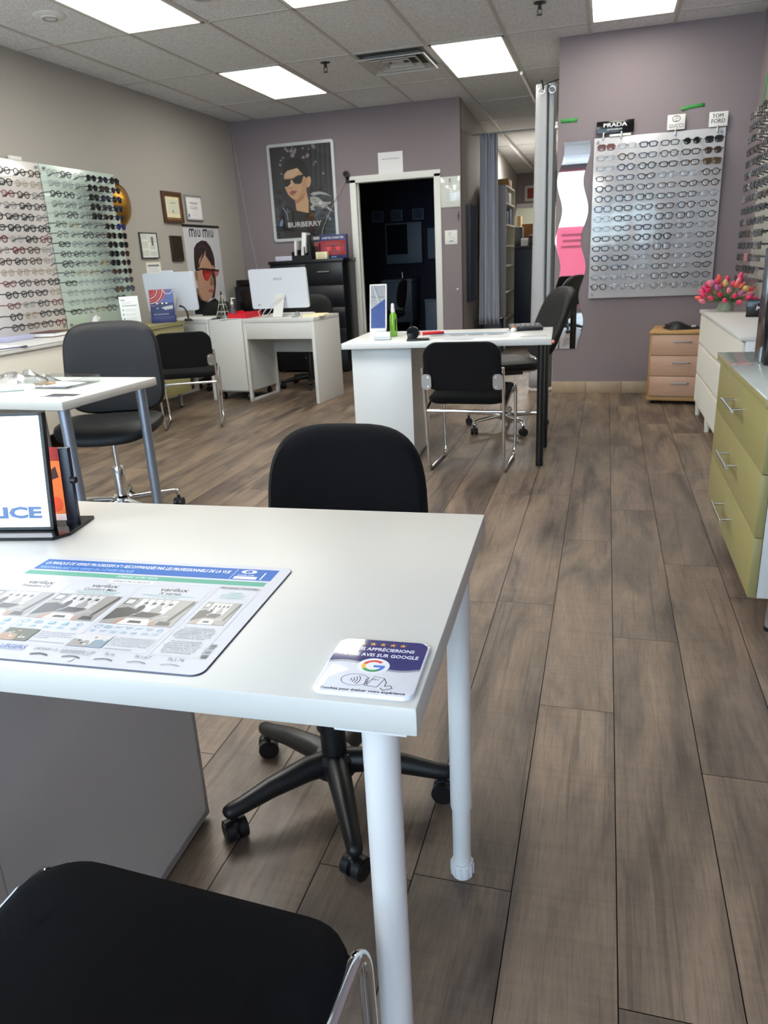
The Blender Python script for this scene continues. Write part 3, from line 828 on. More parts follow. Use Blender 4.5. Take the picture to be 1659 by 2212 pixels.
# ------------------------------------------------------------------ cabinets along the walls
def bar_handle(p, q, out, parent, r=.0055, name='handle'):
    """bar handle from p to q standing off along `out`"""
    p, q, o = Vector(p), Vector(q), Vector(out); ax = (q - p)
    g = M(STEEL); g.cyl(p + o, q + o, r, 14)
    for k in (.14, .86): g.cyl(p + ax * k, p + ax * k + o, r * .8, 10)
    return g.build(name, parent)
GTOP = mat('glass_counter_top', (196, 206, 204), .06, coat=.5)
def side_cabinet(name, label, y0, y1, xf, xb, zb, zt, m, med, ndr, sgn, top, handles=True, body=WHITE2, legm=GREYM):
    """cabinet whose drawers face -x (sgn=-1) or +x (sgn=1); front plane at xf, back at xb"""
    t = thing(name, label, 'drawer cabinet', ((xf + xb) / 2, (y0 + y1) / 2, 0)); ox, oy = (xf + xb) / 2, (y0 + y1) / 2
    X = lambda x: x - ox
    Y = lambda y: y - oy
    i_ = -sgn
    M(body).span((X(xf + i_ * .026), Y(y0), zb), (X(xb), Y(y1), zt - .03), .002).build('body', t)
    dh = (zt - .03 - zb) / ndr
    for k in range(ndr):
        d = M(m).span((X(xf), Y(y0) + .001, zb + k * dh + .001), (X(xf + i_ * .024), Y(y1) - .001, zb + (k + 1) * dh - .0015), .0012).build('drawer_front', t)
        if handles:
            yc = 0; zz = zb + k * dh + dh * .56
            bar_handle((X(xf), yc - .125, zz), (X(xf), yc + .125, zz), (sgn * .038, 0, 0), d)
    g = M(med).span((X(xf - i_ * .012), Y(y0) - .006, zt - .03), (X(xb), Y(y1) + .006, zt - .006), .001); g.mt(top); g.span((X(xf - i_ * .014), Y(y0) - .008, zt - .006), (X(xb), Y(y1) + .008, zt), .001); g.build('worktop', t)
    for x in (xf + i_ * .09, xb - i_ * .06):
        for y in (y0 + .06, y1 - .06):
            M(legm).cyl((X(x), Y(y), .012), (X(x), Y(y), zb), .018, 16).mt(BLACKP).cyl((X(x), Y(y), 0), (X(x), Y(y), .013), .02, 16).build('leg', t)
    return t
side_cabinet('drawer_cabinet', 'olive green drawer cabinet with bar handles and glass top in the aisle', 2.33, 3.35, .47, 1.025, .135, .765, GREEN, GREEN, 3, -1, GTOP)
side_cabinet('drawer_cabinet', 'olive green drawer cabinet under the green glass board, behind the visitor chair', 5.04, 6.06, -3.61, XL + .005, .145, .765, GREEN, GREEN, 3, 1, GREEN, body=WHITE2)
WSAT = mat('white_satin_front', (214, 210, 200), .4)
side_cabinet('low_cabinet', 'long white low cabinet under the white eyeglass board', 3.02, 5.02, -3.63, XL + .005, .16, .77, WSAT, WHITE2, 1, 1, WHITE2, handles=False)
# textured white dresser
t = thing('dresser', 'white dresser with embossed drawer fronts below the side wall eyeglasses', 'dresser', (.845, 4.98, 0))
TX = mat('embossed_white', (222, 218, 208), .45)
M(TX).span((-.165, -.89, .10), (.178, .89, .725), .002).build('body', t)
M(mat('dresser_end_white', (226, 228, 232), .3)).span((-.165, -.902, .10), (.178, -.8905, .725), .002).build('end_panel', t)
for i in range(3):
    for j in range(3):
        ya, yb = -.89 + j * .594, -.89 + (j + 1) * .594 - .004; za = .10 + i * .208; zb_ = za + .204
        g = M(TX).span((-.178, ya, za), (-.166, yb, zb_), .001)
        n = 30
        for k in range(n):
            yy = ya + .012 + (yb - ya - .024) * k / (n - 1)
            g.span((-.1805, yy - .0035, za + .012), (-.178, yy + .0035, zb_ - .012))
        g.build('drawer_front', t)
M(WHITE2).span((-.19, -.905, .725), (.178, .90, .748), .003).build('top', t)
for y in (-.84, -.28, .28, .84):
    for x in (-.15, .15): M(TX).cyl((x, y, 0), (x, y, .10), .016, 12, r2=.024).build('leg', t)
# beech drawer unit
BE = wood('beech_veneer', (208, 168, 142), (190, 150, 126), 1, 1, 14); BEE = wood('beech_edge', (190, 150, 96), (172, 130, 78), 1, 1, 8)
t = thing('drawer_unit', 'small beech wood three-drawer pedestal against the mauve wall', 'drawer unit', (.585, 6.46, 0), math.radians(-8))
M(BEE).span((-.20, -.235, .03), (.20, .25, .545), .002).build('body', t)
M(BEE).span((-.205, -.262, .545), (.205, .252, .565), .003).build('top', t)
M(BEE).span((-.20, -.245, .03), (.20, -.235, .06), .001).build('plinth', t)
for i in range(3):
    d = M(BE).span((-.185, -.255, .066 + i * .159), (.185, -.237, .066 + i * .159 + .155), .002).build('drawer_front', t)
    g = M(GREYM); zz = .066 + i * .159 + .105
    g.tube(fillet([(-.02, -.256, zz), (-.02, -.275, zz), (.10, -.275, zz), (.10, -.256, zz)], .012, 4), .0055, 8); g.build('handle', d)
for x in (-.16, .16):
    for y in (-.18, .2): M(BLACKP).lathe([(0, -.01), (.015, -.01), (.015, .01), (0, .01)], (x, y, .0155), 14, axis='x').cyl((x, y, .015), (x, y, .03), .01, 8).build('caster', t)
# tall black dresser
t = thing('dresser', 'tall black dresser with chrome bar handles below the framed sunglasses poster', 'dresser', (-3.205, 8.315, 0))
M(BLACKW).span((-.43, -.205, .02), (.43, .235, 1.20), .002).build('body', t)
M(BLACKW).span((-.445, -.225, 1.20), (.445, .24, 1.235), .003).build('top', t)
fr_ = [(-.43, -.003, .96, 1.19), (.003, .43, .96, 1.19)] + [(-.43, .43, .03 + k * .232, .03 + (k + 1) * .232 - .006) for k in range(4)]
for x0, x1, z0, z1 in fr_:
    d = M(BLACKW).span((x0, -.224, z0), (x1, -.206, z1), .003).build('drawer_front', t)
    xc = (x0 + x1) / 2; bar_handle((xc - .07, -.224, z0 + .14), (xc + .07, -.224, z0 + .14), (0, -.028, 0), d, .009)
g = M(BLACKP)
for x in (-.38, .38):
    for y in (-.15, .18): M(BLACKP).span((x - .03, y - .03, 0), (x + .03, y + .03, .02)).build('foot', t)
# low black case in the corner
t = thing('filing_case', 'low black filing case in the corner behind the monitor', 'filing case', (-3.86, 8.17, 0))
M(BLACKW).span((-.19, -.17, 0), (.17, .30, .985), .004).build('body', t); M(BLACKG).span((-.17, -.17, .985), (.17, .30, 1.055), .012).build('lid', t)
M(BLACKG).span((-.16, -.178, .1), (.14, -.171, .93), .002).build('front_panel', t)

# ------------------------------------------------------------------ chairs
def visitor_chair(name, label, loc, rz):
    t = thing(name, label, 'chair', loc, rz, 'chrome sled chairs with black fabric')
    W = .223
    ol = rrect(.45, .43, .075, 7)
    M(BLACKF).cushion(ol, [(.05, .424), (.012, .426), (.002, .434), (0, .443), (.003, .453), (.012, .461), (.03, .4655), (.09, .468)],
                      lambda x, y, h: (x, y - .002, h - .012 - .05 * max(0, .10 - y) + .012 * (y > .1) - .010 * (max(0, y - .10) / .1) ** 2 * .6 + .004 * (x / .2) ** 2)).build('seat', t)
    ob = rrect(.432, .268, .080, 8)
    M(BLACKF).cushion(ob, [(.04, -.019), (.010, -.018), (.002, -.012), (0, 0), (.002, .012), (.012, .020), (.05, .024)],
                      lambda x, y, h: (x, -.262 - .11 * (y) - .22 * x * x + h - .012, .621 + y)).build('backrest', t)
    for s in (-1, 1):
        M(CHROME).tube(fillet([(s * W, -.284, .615), (s * W, -.243, .40), (s * (W - .006), -.205, .012), (s * (W - .006), .212, .012), (s * W, .205, .20), (s * W, .198, .452), (s * W, -.01, .430), (s * W, -.236, .365)], .055, 7), .0098, 12).build('side_frame', t)
        br = M(STEEL).prism(rrect(.055, .085, .02, 4), -.002, .002, lambda x, y, h: (s * (W - .024) + x * 1, -.296 + h - .11 * y, .540 + y)).build('bracket', t)
        g = M(CHROME)
        for z in (.514, .566): g.cyl((s * (W - .034), -.296 - .11 * (z - .540) - .006, z), (s * (W - .034), -.294 - .11 * (z - .540), z), .005, 10)
        g.build('screw', br)
        M(CHROME).cyl((s * W, .165, .447), (s * (W - .03), .165, .430), .008, 10).build('seat_stud', t)
        M(BLACKP).box((s * (W - .006), .12, .006), (.02, .03, .012), .003).build('glide', t)
    M(CHROME).cyl((-W, -.236, .366), (W, -.236, .366), .0092, 12).build('rear_crossbar', t)
    M(CHROME).cyl((-W, .150, .412), (W, .150, .412), .008, 10).build('front_crossbar', t)
    return t
visitor_chair('visitor_chair', 'black fabric chair with chrome frame drawn up to the near desk', (-.4695, .4248, 0), math.radians(-3))
visitor_chair('visitor_chair', 'black fabric chair with chrome sled frame at the middle desk, back turned', (-.722, 4.315, 0), math.radians(-2))
visitor_chair('visitor_chair', 'black fabric chair with chrome sled frame beside the olive cabinet', (-3.156, 5.289, 0), math.radians(26))

def caster_wheel(t, x, y, a, r, m, parent):
    g = M(m)
    tx, ty = -math.sin(a), math.cos(a)
    for s in (-1, 1):
        c = (x + tx * s * .014, y + ty * s * .014, r)
        p1 = Vector(c) - Vector((tx, ty, 0)) * .009; p2 = Vector(c) + Vector((tx, ty, 0)) * .009
        g.cyl(p1, p2, r, 20); g.cyl(p1 - Vector((tx, ty, 0)) * .002, p2 + Vector((tx, ty, 0)) * .002, r * .78, 18)
    g.box((x, y, r + .010), (.034, .018, .034), .006, rot=Matrix.Rotation(a, 4, 'Z'))
    g.cyl((x, y, r + .02), (x, y, r + .052), .008, 10)
    w_ = g.build('caster', parent)
    return w_
def swivel_chair(name, label, loc, rz, base_rot, up, base, seat_z=.46, back=(.40, .40, .49), back_y=-.23, seat=(.47, .46), rad=.275, p=2.6, chrome=False, recline=.12, curve=.35, thick=.03):
    """front faces +y; back=(width, height, lowest z)"""
    t = thing(name, label, 'office chair', loc, rz)
    ol = superell(seat[0], seat[1], 3.2, 44)
    M(up).cushion(ol, [(.10, -.038), (.03, -.036), (.006, -.022), (0, -.004), (.006, .016), (.03, .032), (.09, .040), (.16, .036)],
                  lambda x, y, h: (x, y, seat_z + h - .03 * max(0, (y - .10) / .13) ** 2 + .012 * (x / .23) ** 2)).build('seat', t)
    bw, bh, bz = back
    ob = superell(bw, bh, p, 52)
    def bf(x, y, h):
        taper = 1 - .05 * (y / (bh / 2))
        return (x * taper, back_y - recline * (y + bh / 2) + curve * x * x + h, bz + bh / 2 + y)
    M(up).cushion(ob, [(.06, -thick), (.012, -thick * .9), (.002, -thick * .45), (0, 0), (.003, thick * .4), (.014, thick * .8), (.05, thick), (.12, thick * .92)], bf).build('backrest', t)
    if chrome:
        for s in (-.07, .07): M(CHROME).tube(fillet([(s, back_y - .04 - recline * .1, bz + .12), (s, back_y - .03, seat_z + .03), (s, back_y + .03, seat_z - .045), (s, 0, seat_z - .05)], .05, 5), .009, 10).build('back_strut', t)
    else:
        M(BLACKP).tube(fillet([(0, back_y - thick - .012 - recline * .15, bz + .18), (0, back_y - .03, seat_z + .02), (0, back_y + .03, seat_z - .05), (0, .02, seat_z - .052)], .06, 6), .03, 10, up=(1, 0, 0), flat=.3).build('back_bracket', t)
    M(BLACKP).box((0, 0, seat_z - .052), (.17, .22, .03), .006).build('seat_mechanism', t)
    lv = M(BLACKP); lv.tube([(.07, .02, seat_z - .055), (.19, .03, seat_z - .062)], .005, 8); lv.box((.205, .03, seat_z - .064), (.04, .018, .010), .004); lv.build('height_lever', t)
    gl = M(base).lathe([(.0, seat_z - .045), (.0145, seat_z - .045), (.0145, .24)], seg=18); gl.build('gas_piston', t)
    M(base if chrome else BLACKP).lathe([(0, .27), (.028, .27), (.030, .262), (.029, .12), (.034, .115), (.034, .08), (0, .08)], seg=24).build('column', t)
    if not chrome: M(BLACKP).lathe([(.026, seat_z - .05), (.036, .30), (.036, .19), (.03, .185)], seg=24).build('column_cover', t)
    wr = .025
    bs = M(base); 
    hub = bs.lathe([(0, .125), (.04, .125), (.05, .115), (.05, .075), (.04, .065), (0, .065)], seg=28)
    bo = bs.build('base_hub', t)
    for i in range(5):
        a = base_rot + 2 * PI * i / 5; c, s = math.cos(a), math.sin(a)
        g = M(base)
        if chrome:
            g.tube([(c * .03, s * .03, .098), (c * .16, s * .16, .096), (c * (rad - .03), s * (rad - .03), .094), (c * (rad - .005), s * (rad - .005), .088), (c * rad, s * rad, .070)], [.015, .014, .012, .012, .012], 12, up=(0, 0, 1), flat=1.25)
        else:
            g.tube([(c * .02, s * .02, .098), (c * .07, s * .07, .102), (c * .16, s * .16, .092), (c * (rad - .02), s * (rad - .02), .076), (c * (rad + .004), s * (rad + .004), .073), (c * (rad + .013), s * (rad + .013), .070), (c * (rad + .018), s * (rad + .018), .067), (c * (rad + .020), s * (rad + .020), .066)], [.030, .029, .024, .0195, .0185, .0165, .0115, .004], 14, up=(0, 0, 1), flat=.95)
        ar = g.build('base_arm', t)
        caster_wheel(t, c * rad, s * rad, a + .9 + i * .7, wr, BLACKP, ar)
    return t
swivel_chair('swivel_chair', 'black fabric swivel chair on a black five-star base behind the near desk', (-.555, 1.345, 0), PI + math.radians(2), math.radians(154 - 182), BLACKF, BLACKP, seat_z=.45, back=(.392, .425, .412), back_y=-.20, seat=(.44, .40), rad=.25, p=3.5, recline=.12)
swivel_chair('swivel_chair', 'black leather-look swivel chair with chrome base behind the silver-legged desk', (-2.325, 3.10, 0), PI + math.radians(22), math.radians(40 - 202 + 6), BLACKL, CHROME, seat_z=.475, back=(.49, .46, .505), back_y=-.215, seat=(.50, .46), rad=.28, p=4.2, chrome=True, recline=.14)
swivel_chair('swivel_chair', 'black leather-look swivel chair turned sideways behind the middle desk', (-.66, 5.30, 0), math.radians(115), math.radians(232 - 115), BLACKL, CHROME, seat_z=.455, back=(.46, .47, .49), back_y=-.245, seat=(.47, .46), rad=.29, p=3.4, chrome=True, recline=.42)
swivel_chair('swivel_chair', 'dark office chair behind the small white monitor desk', (-2.86, 7.15, 0), PI + .12, math.radians(30), BLACKL, BLACKP, seat_z=.46, back=(.44, .40, .50), back_y=-.22, rad=.30, p=3.2)
swivel_chair('swivel_chair', 'dark office chair in front of the hanging white poster', (-3.86, 7.06, 0), PI + .1, math.radians(10), BLACKL, BLACKP, seat_z=.45, back=(.36, .36, .51), back_y=-.16, seat=(.40, .36), rad=.22, p=3.2)
# ------------------------------------------------------------------ posters and papers on the walls
SK1 = mat('print_skin', (214, 170, 132), .5); SK2 = mat('print_skin_shade', (184, 134, 100), .5); SK3 = mat('print_skin_light', (226, 190, 156), .5)
LIP = mat('print_lips', (176, 98, 92), .5); P_BLK = mat('print_black', (20, 21, 25), .5); P_CHAR = mat('print_charcoal', (46, 48, 56), .5); P_CH2 = mat('print_charcoal_light', (64, 64, 74), .5)
P_WHT = mat('print_white', (222, 222, 226), .5); P_SIL = mat('print_silver', (176, 180, 178), .5); P_MAU = mat('print_mauve', (150, 134, 144), .5); P_BLU = mat('print_blue', (126, 158, 200), .5); P_HAIR = mat('print_hair', (44, 32, 32), .5); P_HAIR2 = mat('print_hair_light', (78, 58, 54), .5)
P_RED = mat('print_red', (150, 34, 34), .5); P_RED2 = mat('print_red_bright', (222, 74, 84), .5); P_NAVY = mat('print_navy', (42, 52, 106), .5); P_GREY = mat('print_grey', (104, 106, 116), .5)
def wall_thing(name, label, cat, p, facing, group=None):
    t = thing(name, label, cat, p, 0, group); t.rotation_euler = {'-y': (0, 0, 0), '+x': (0, 0, PI / 2), '-x': (0, 0, -PI / 2)}[facing]
    return t
UP = (PI / 2, 0, 0)
# framed sunglasses poster on the back wall (snap frame)
pw, ph = .80, 1.03
t = wall_thing('framed_poster', 'silver snap-framed dark poster of a person in black sunglasses on the back wall', 'poster', (-3.345, YB, 1.965), '-y')
g = M(mat('snap_frame_silver', (214, 216, 220), .3, .4))
o_ = rrect(pw, ph, .035, 5); i_ = rrect(pw - .064, ph - .064, .006, 5)
A = g.ring([(x, -.024, z) for x, z in o_]); B = g.ring([(x, -.024, z) for x, z in i_]); C_ = g.ring([(x, 0, z) for x, z in o_]); D_ = g.ring([(x, -.012, z) for x, z in i_])
g.skin([D_, B, A, C_], closed_ends=False); g.build('frame', t)
g = G(.0002, .0125, P_CHAR); W_, H_ = pw - .06, ph - .06
g.rect(-W_ / 2, -H_ / 2, W_ / 2, H_ / 2, P_CHAR)
rp = random.Random(4)
def blob(cx, cy, rx, ry, m, n=11, j=.35, rot=0):
    pts = []
    for i in range(n):
        a = 2 * PI * i / n; k = 1 - rp.random() * j
        x, y = rx * k * math.cos(a), ry * k * math.sin(a); pts.append((cx + x * math.cos(rot) - y * math.sin(rot), cy + x * math.sin(rot) + y * math.cos(rot)))
    g.poly(pts, m)
for k in range(9): g.poly([(.12 + .028 * k, H_ / 2), (.135 + .028 * k, H_ / 2), (.10 + .03 * k, -.05), (.09 + .03 * k, -.05)], P_CH2 if k % 2 else P_BLK)
PB = {
'JACKET': [(-0.226, -0.207), (-0.104, -0.183), (-0.09, -0.298), (0.133, -0.373), (0.338, -0.241), (0.349, -0.461), (-0.359, -0.489), (-0.368, -0.302)],
'HAIR': [(-0.225, 0.16), (-0.229, 0.241), (-0.207, 0.306), (-0.156, 0.348), (-0.084, 0.362), (-0.008, 0.343), (0.05, 0.299), (0.083, 0.244), (0.094, 0.184), (0.08, 0.161), (0.051, 0.14), (0.037, 0.155), (-0.048, 0.254), (-0.167, 0.236), (-0.214, 0.2)],
'NECK': [(-0.109, -0.074), (-0.044, -0.054), (0.041, 0.021), (0.05, -0.054), (0.059, -0.088), (0.049, -0.224), (-0.096, -0.189), (-0.103, -0.132)],
'NSHADE': [(-0.109, -0.074), (-0.044, -0.054), (0.036, 0.008), (0.001, -0.071), (-0.049, -0.102), (-0.102, -0.119)],
'FACE': [(-0.219, 0.146), (-0.214, 0.2), (-0.193, 0.245), (-0.147, 0.278), (-0.091, 0.29), (-0.038, 0.273), (0.005, 0.236), (0.032, 0.188), (0.04, 0.151), (0.059, 0.14), (0.047, 0.047), (0.04, 0.007), (0.005, -0.024), (-0.044, -0.054), (-0.086, -0.075), (-0.117, -0.073), (-0.154, -0.047), (-0.19, -0.004), (-0.209, 0.045), (-0.221, 0.079)],
'FSHADE': [(0.012, 0.143), (0.057, 0.133), (0.041, 0.007), (0.005, -0.024), (-0.044, -0.054), (-0.078, -0.072), (-0.041, -0.021), (-0.005, 0.037)],
'FLIGHT': [(-0.197, 0.212), (-0.149, 0.258), (-0.089, 0.273), (-0.026, 0.239), (-0.053, 0.194), (-0.118, 0.166), (-0.197, 0.168)],
'EAR': [(0.051, 0.14), (0.08, 0.161), (0.102, 0.15), (0.107, 0.11), (0.091, 0.064), (0.066, 0.042), (0.047, 0.054)],
'NOSE': [(-0.137, 0.134), (-0.118, 0.126), (-0.116, 0.065), (-0.152, 0.058), (-0.17, 0.076)],
'NOSESH': [(-0.163, 0.065), (-0.113, 0.058), (-0.13, 0.045), (-0.155, 0.049)],
'LENSL': [(-0.226, 0.15), (-0.136, 0.147), (-0.145, 0.094), (-0.191, 0.067), (-0.226, 0.073)],
'LENSR': [(-0.12, 0.146), (-0.055, 0.175), (0.0, 0.181), (0.035, 0.181), (0.014, 0.156), (-0.009, 0.098), (-0.039, 0.087), (-0.094, 0.094), (-0.115, 0.119)],
'BRIDGE': [(-0.14, 0.147), (-0.116, 0.151), (-0.115, 0.136), (-0.139, 0.135)],
'TEMPLE': [(0.008, 0.18), (0.086, 0.184), (0.088, 0.165), (0.014, 0.164)],
'LIPS': [(-0.165, 0.005), (-0.14, 0.026), (-0.112, 0.028), (-0.07, 0.012), (-0.096, -0.01), (-0.129, -0.028), (-0.152, -0.02)],
'COLLAR': [(-0.104, -0.19), (0.047, -0.223), (0.091, -0.219), (0.123, -0.297), (0.133, -0.366), (-0.098, -0.297)],
'CAPE': [(0.083, -0.029), (0.124, -0.008), (0.202, -0.007), (0.277, -0.029), (0.343, -0.073), (0.283, -0.049), (0.199, -0.034), (0.121, -0.045)],
'HORSE': [(0.081, -0.056), (0.128, -0.052), (0.181, -0.069), (0.232, -0.113), (0.278, -0.123), (0.332, -0.12), (0.314, -0.145), (0.276, -0.143), (0.289, -0.171), (0.362, -0.236), (0.294, -0.205), (0.266, -0.169), (0.189, -0.164), (0.136, -0.147), (0.11, -0.173), (0.132, -0.195), (0.084, -0.198), (0.072, -0.157), (0.105, -0.139), (0.077, -0.103)],
'BSTREAK': [(-0.316, -0.305), (-0.28, -0.266), (-0.271, -0.301), (-0.287, -0.342), (-0.32, -0.347)],
'BL1': [(-0.267, -0.142), (-0.218, -0.214), (-0.21, -0.291)],
'BL2': [(-0.213, -0.159), (-0.197, -0.202)],
'TXT': [(-0.217, -0.367), (0.2, -0.363), (-0.212, -0.315)],
}
PBL = [(-0.176, 0.461, 0.024), (-0.155, 0.44, 0.028), (-0.108, 0.436, 0.031), (-0.062, 0.439, 0.028), (-0.097, 0.389, 0.035), (-0.076, 0.414, 0.028), (-0.094, 0.467, 0.014), (-0.255, 0.303, 0.021), (-0.212, 0.372, 0.017), (-0.242, 0.348, 0.017), (0.032, 0.359, 0.024), (0.087, 0.378, 0.028), (0.071, 0.363, 0.021), (0.156, 0.466, 0.031), (0.032, 0.451, 0.017), (0.1, 0.438, 0.012), (0.17, 0.449, 0.021), (0.173, 0.302, 0.018), (0.148, 0.278, 0.012), (-0.248, 0.209, 0.015), (0.255, 0.178, 0.018)]
for x, y, r_ in PBL: blob(x, y, r_ * .9, r_ * .75, P_MAU, rot=rp.random() * 3); blob(x + .008, y - .006, r_ * .5, r_ * .4, mat('print_petal', (182, 166, 174), .5), rot=rp.random() * 3)
for k in range(22): blob(.1 + rp.random() * .22, -.45 + rp.random() * .5, .02 + rp.random() * .03, .012 + rp.random() * .02, rp.choice((P_CH2, P_NAVY, P_CHAR, P_BLK)), rot=rp.random() * 3)
for k in range(12): blob(-.33 + rp.random() * .1, -.25 + rp.random() * .3, .02 + rp.random() * .03, .015 + rp.random() * .03, rp.choice((P_CH2, P_BLK, P_CHAR)))
g.poly(PB['JACKET'], P_BLK); g.poly(PB['NECK'], SK1); g.poly(PB['NSHADE'], SK2); g.poly(PB['FACE'], SK1); g.poly(PB['FSHADE'], mat('print_skin_mid', (200, 154, 118), .5)); g.poly(PB['FLIGHT'], SK3); g.poly(PB['HAIR'], P_BLK); g.poly(PB['EAR'], SK1)
g.poly(PB['NOSE'], SK3); g.poly(PB['NOSESH'], SK2)
for q in ('BRIDGE', 'TEMPLE', 'LENSL', 'LENSR'): g.poly(PB[q], P_BLK)
g.poly(PB['LIPS'], LIP); g.line([PB['LIPS'][0], (-.12, .0), PB['LIPS'][3]], .004, mat('print_lip_line', (140, 66, 62), .5)); g.poly(PB['COLLAR'], mat('print_jet', (10, 10, 12), .5))
g.poly(PB['HORSE'], P_SIL); g.poly(PB['CAPE'], P_SIL); g.poly([(.18, -.065), (.235, -.05), (.28, -.065), (.232, -.09)], P_CH2); blob(.20, -.125, .03, .02, P_WHT)
for q in ((.10, -.07), (.13, -.10), (.16, -.14), (.25, -.15)): g.line([q, (q[0] + .03, q[1] - .02), (q[0] + .05, q[1] - .012)], .005, P_CH2)
g.poly(PB['BSTREAK'], P_BLU); g.line(PB['BL1'], .010, P_BLU); g.line(PB['BL2'], .009, P_MAU); blob(.30, -.30, .02, .02, P_BLU); blob(.28, -.27, .03, .015, P_MAU)
g.text('BURBERRY', -.008, -.364, .052, P_WHT, w=.415, fat=.018)
g.build('print', t, (0, 0, 0), UP)
M(thin('poster_cover', (250, 250, 250), .05)).box((0, -.0185, 0), (W_, .001, H_)).build('cover_sheet', t)
# sheet over the door
t = wall_thing('paper_notice', 'blank-looking white paper notice above the dark doorway', 'notice', (-2.308, YB, 2.19), '-y')
g = G(.0002, .001, PAPER); g.rect(-.139, -.108, .139, .108, PAPER); g.lines(-.10, .10, .036, 1, .01, .010, INKL, 'c', 0); g.build('sheet', t, (0, 0, 0), UP)
# eye chart
t = wall_thing('eye_chart', 'glossy white eye test chart beside the dark doorway', 'eye chart', (-1.650, YB, 1.852), '-y')
g = M(mat('chart_plastic', (214, 218, 214), .12, coat=.6)); g.box((0, -.006, 0), (.212, .012, .306), .002); g.build('chart_board', t)
g = G(.0002, .0122, INK); g.text('E', 0, .095, .036, INK, bold=.001)
for k, s in enumerate(('F P', 'T O Z', 'L P E D', 'P E C F D', 'E D F C Z P', 'F E L O P Z D')): g.text(s, 0, .065 - .026 * k, .017 - .0018 * k, INKG, w=.04 + .008 * k)
g.lines(-.05, .05, -.105, 2, .015, .004, INKL, 'c'); g.build('chart_print', t, (0, 0, 0), UP)
t = wall_thing('wall_sign', 'small white square sign under the eye chart', 'sign', (-1.652, YB, 1.392), '-y')
M(WPAINT).box((0, -.003, 0), (.138, .006, .146), .001).build('plate', t)
g = G(.0002, .0062, INK); g.arc(-.012, .036, .014, .004, 0, 300, INKG); g.lines(-.02, .03, .0, 2, .012, .003, INKL); g.rect(-.02, -.045, .024, -.035, INKG); g.build('print', t, (0, 0, 0), UP)
single(M(WPAINT).lathe([(0, .018), (.012, .016), (.014, .010), (.010, .004), (.010, 0)], (0, 0, 0), 16, axis='y').build('wall_stopper', None, (-1.588, YB - .018, .842)), 'tiny white rubber stopper on the mauve wall beyond the dark doorway', 'stopper')
g = M(mat('hook_blue', (52, 56, 84), .4)); g.tube([(0, -.006, .05), (0, -.01, .02), (.012, -.014, 0), (0, -.02, -.022), (-.01, -.012, 0), (0, -.01, .02)], .004, 6); g.tube([(0, -.012, -.02), (0, -.012, -.05)], .003, 6)
single(g.build('key_hook', None, (-1.567, YB, 1.60)), 'small dark key hook on the wall edge below the eye chart', 'hook')
# camera with its cable
t = wall_thing('security_camera', 'small black security camera on the corner of the door frame', 'camera', (-2.80, YB - .001, 2.09), '-y')
M(BLACKP).lathe([(0, .045), (.03, .04), (.034, .02), (.03, .0), (0, 0)], (-.008, -.075, .02), 20, axis='y').build('camera_head', t)
M(BLACKG).lathe([(0, -.006), (.016, -.005), (.018, 0)], (-.008, -.0755, .02), 16, axis='y').build('lens', t)
M(BLACKP).cyl((0, 0, -.03), (-.006, -.04, .0), .012, 12).box((.0, -.008, -.035), (.05, .016, .07), .006).build('bracket', t)
g = M(mat('pink_cable', (176, 160, 160), .5)); g.tube(fillet([(-2.825, YB - .03, 2.055), (-2.93, YB - .035, 1.90), (-3.135, YB - .037, 1.56), (-3.165, YB - .04, 1.36), (-3.16, YB - .06, 1.245)], .04, 5), .0035, 6)
single(g.build('camera_cable'), 'thin pale cable slung from the security camera across the framed poster', 'cable')
g = M(mat('painted_cable', (176, 166, 172), .6)); g.tube([(XL + .012, YB - .004, 2.72), (XL + .045, YB - .004, 2.3), (XL + .09, YB - .004, 1.8), (XL + .15, YB - .004, 1.3), (XL + .19, YB - .004, .98)], .003, 6)
single(g.build('wall_cable'), 'thin white cable running down the mauve wall in the corner', 'cable')
# frames on the beige wall
def wall_frame(label, y0, y1, z0, z1, fw, fm, sheet, draw, dep=.02, name='picture_frame', glass=False):
    yc, zc = (y0 + y1) / 2, (z0 + z1) / 2; w, h = y1 - y0, z1 - z0
    t = wall_thing(name, label, 'certificate', (XL, yc, zc), '+x')
    g = M(fm)
    for s in (-1, 1):
        g.span((s * w / 2, -dep, -h / 2), (s * (w / 2 - fw), 0, h / 2), .003); g.span((-w / 2 + fw, -dep, s * h / 2), (w / 2 - fw, 0, s * (h / 2 - fw)), .003)
    g.build('frame', t)
    g = G(.0002, dep * .5, sheet); a, b = w / 2 - fw, h / 2 - fw; g.rect(-a, -b, a, b, sheet); draw(g, a, b); g.build('print', t, (0, 0, 0), UP)
    return t
BRW = wood('walnut_frame', (96, 66, 40), (66, 44, 26), 6, 6, 6); GLD = mat('gilt_line', (170, 130, 70), .4, .4)
def d_cert(g, a, b):
    for k, m in ((0, GLD), (.012, BRW), (.018, PAPERW)): g.rect(-a + k, -b + k, a - k, b - k, m)
    g.rect(-a + .05, -b + .05, a - .02, b - .04, mat('cert_paper', (214, 214, 196), .6))
    g.rect(-.035, b - .077, .055, b - .070, INKG); g.lines(-.04, .06, b - .11, 5, .022, .003, INKL, 'c'); g.disc(.0, -b + .075, .012, .012, GLD)
wall_frame('walnut-framed cream certificate with gilt border on the beige wall', 6.90, 7.25, 1.643, 1.930, .030, BRW, GLD, d_cert, .03)
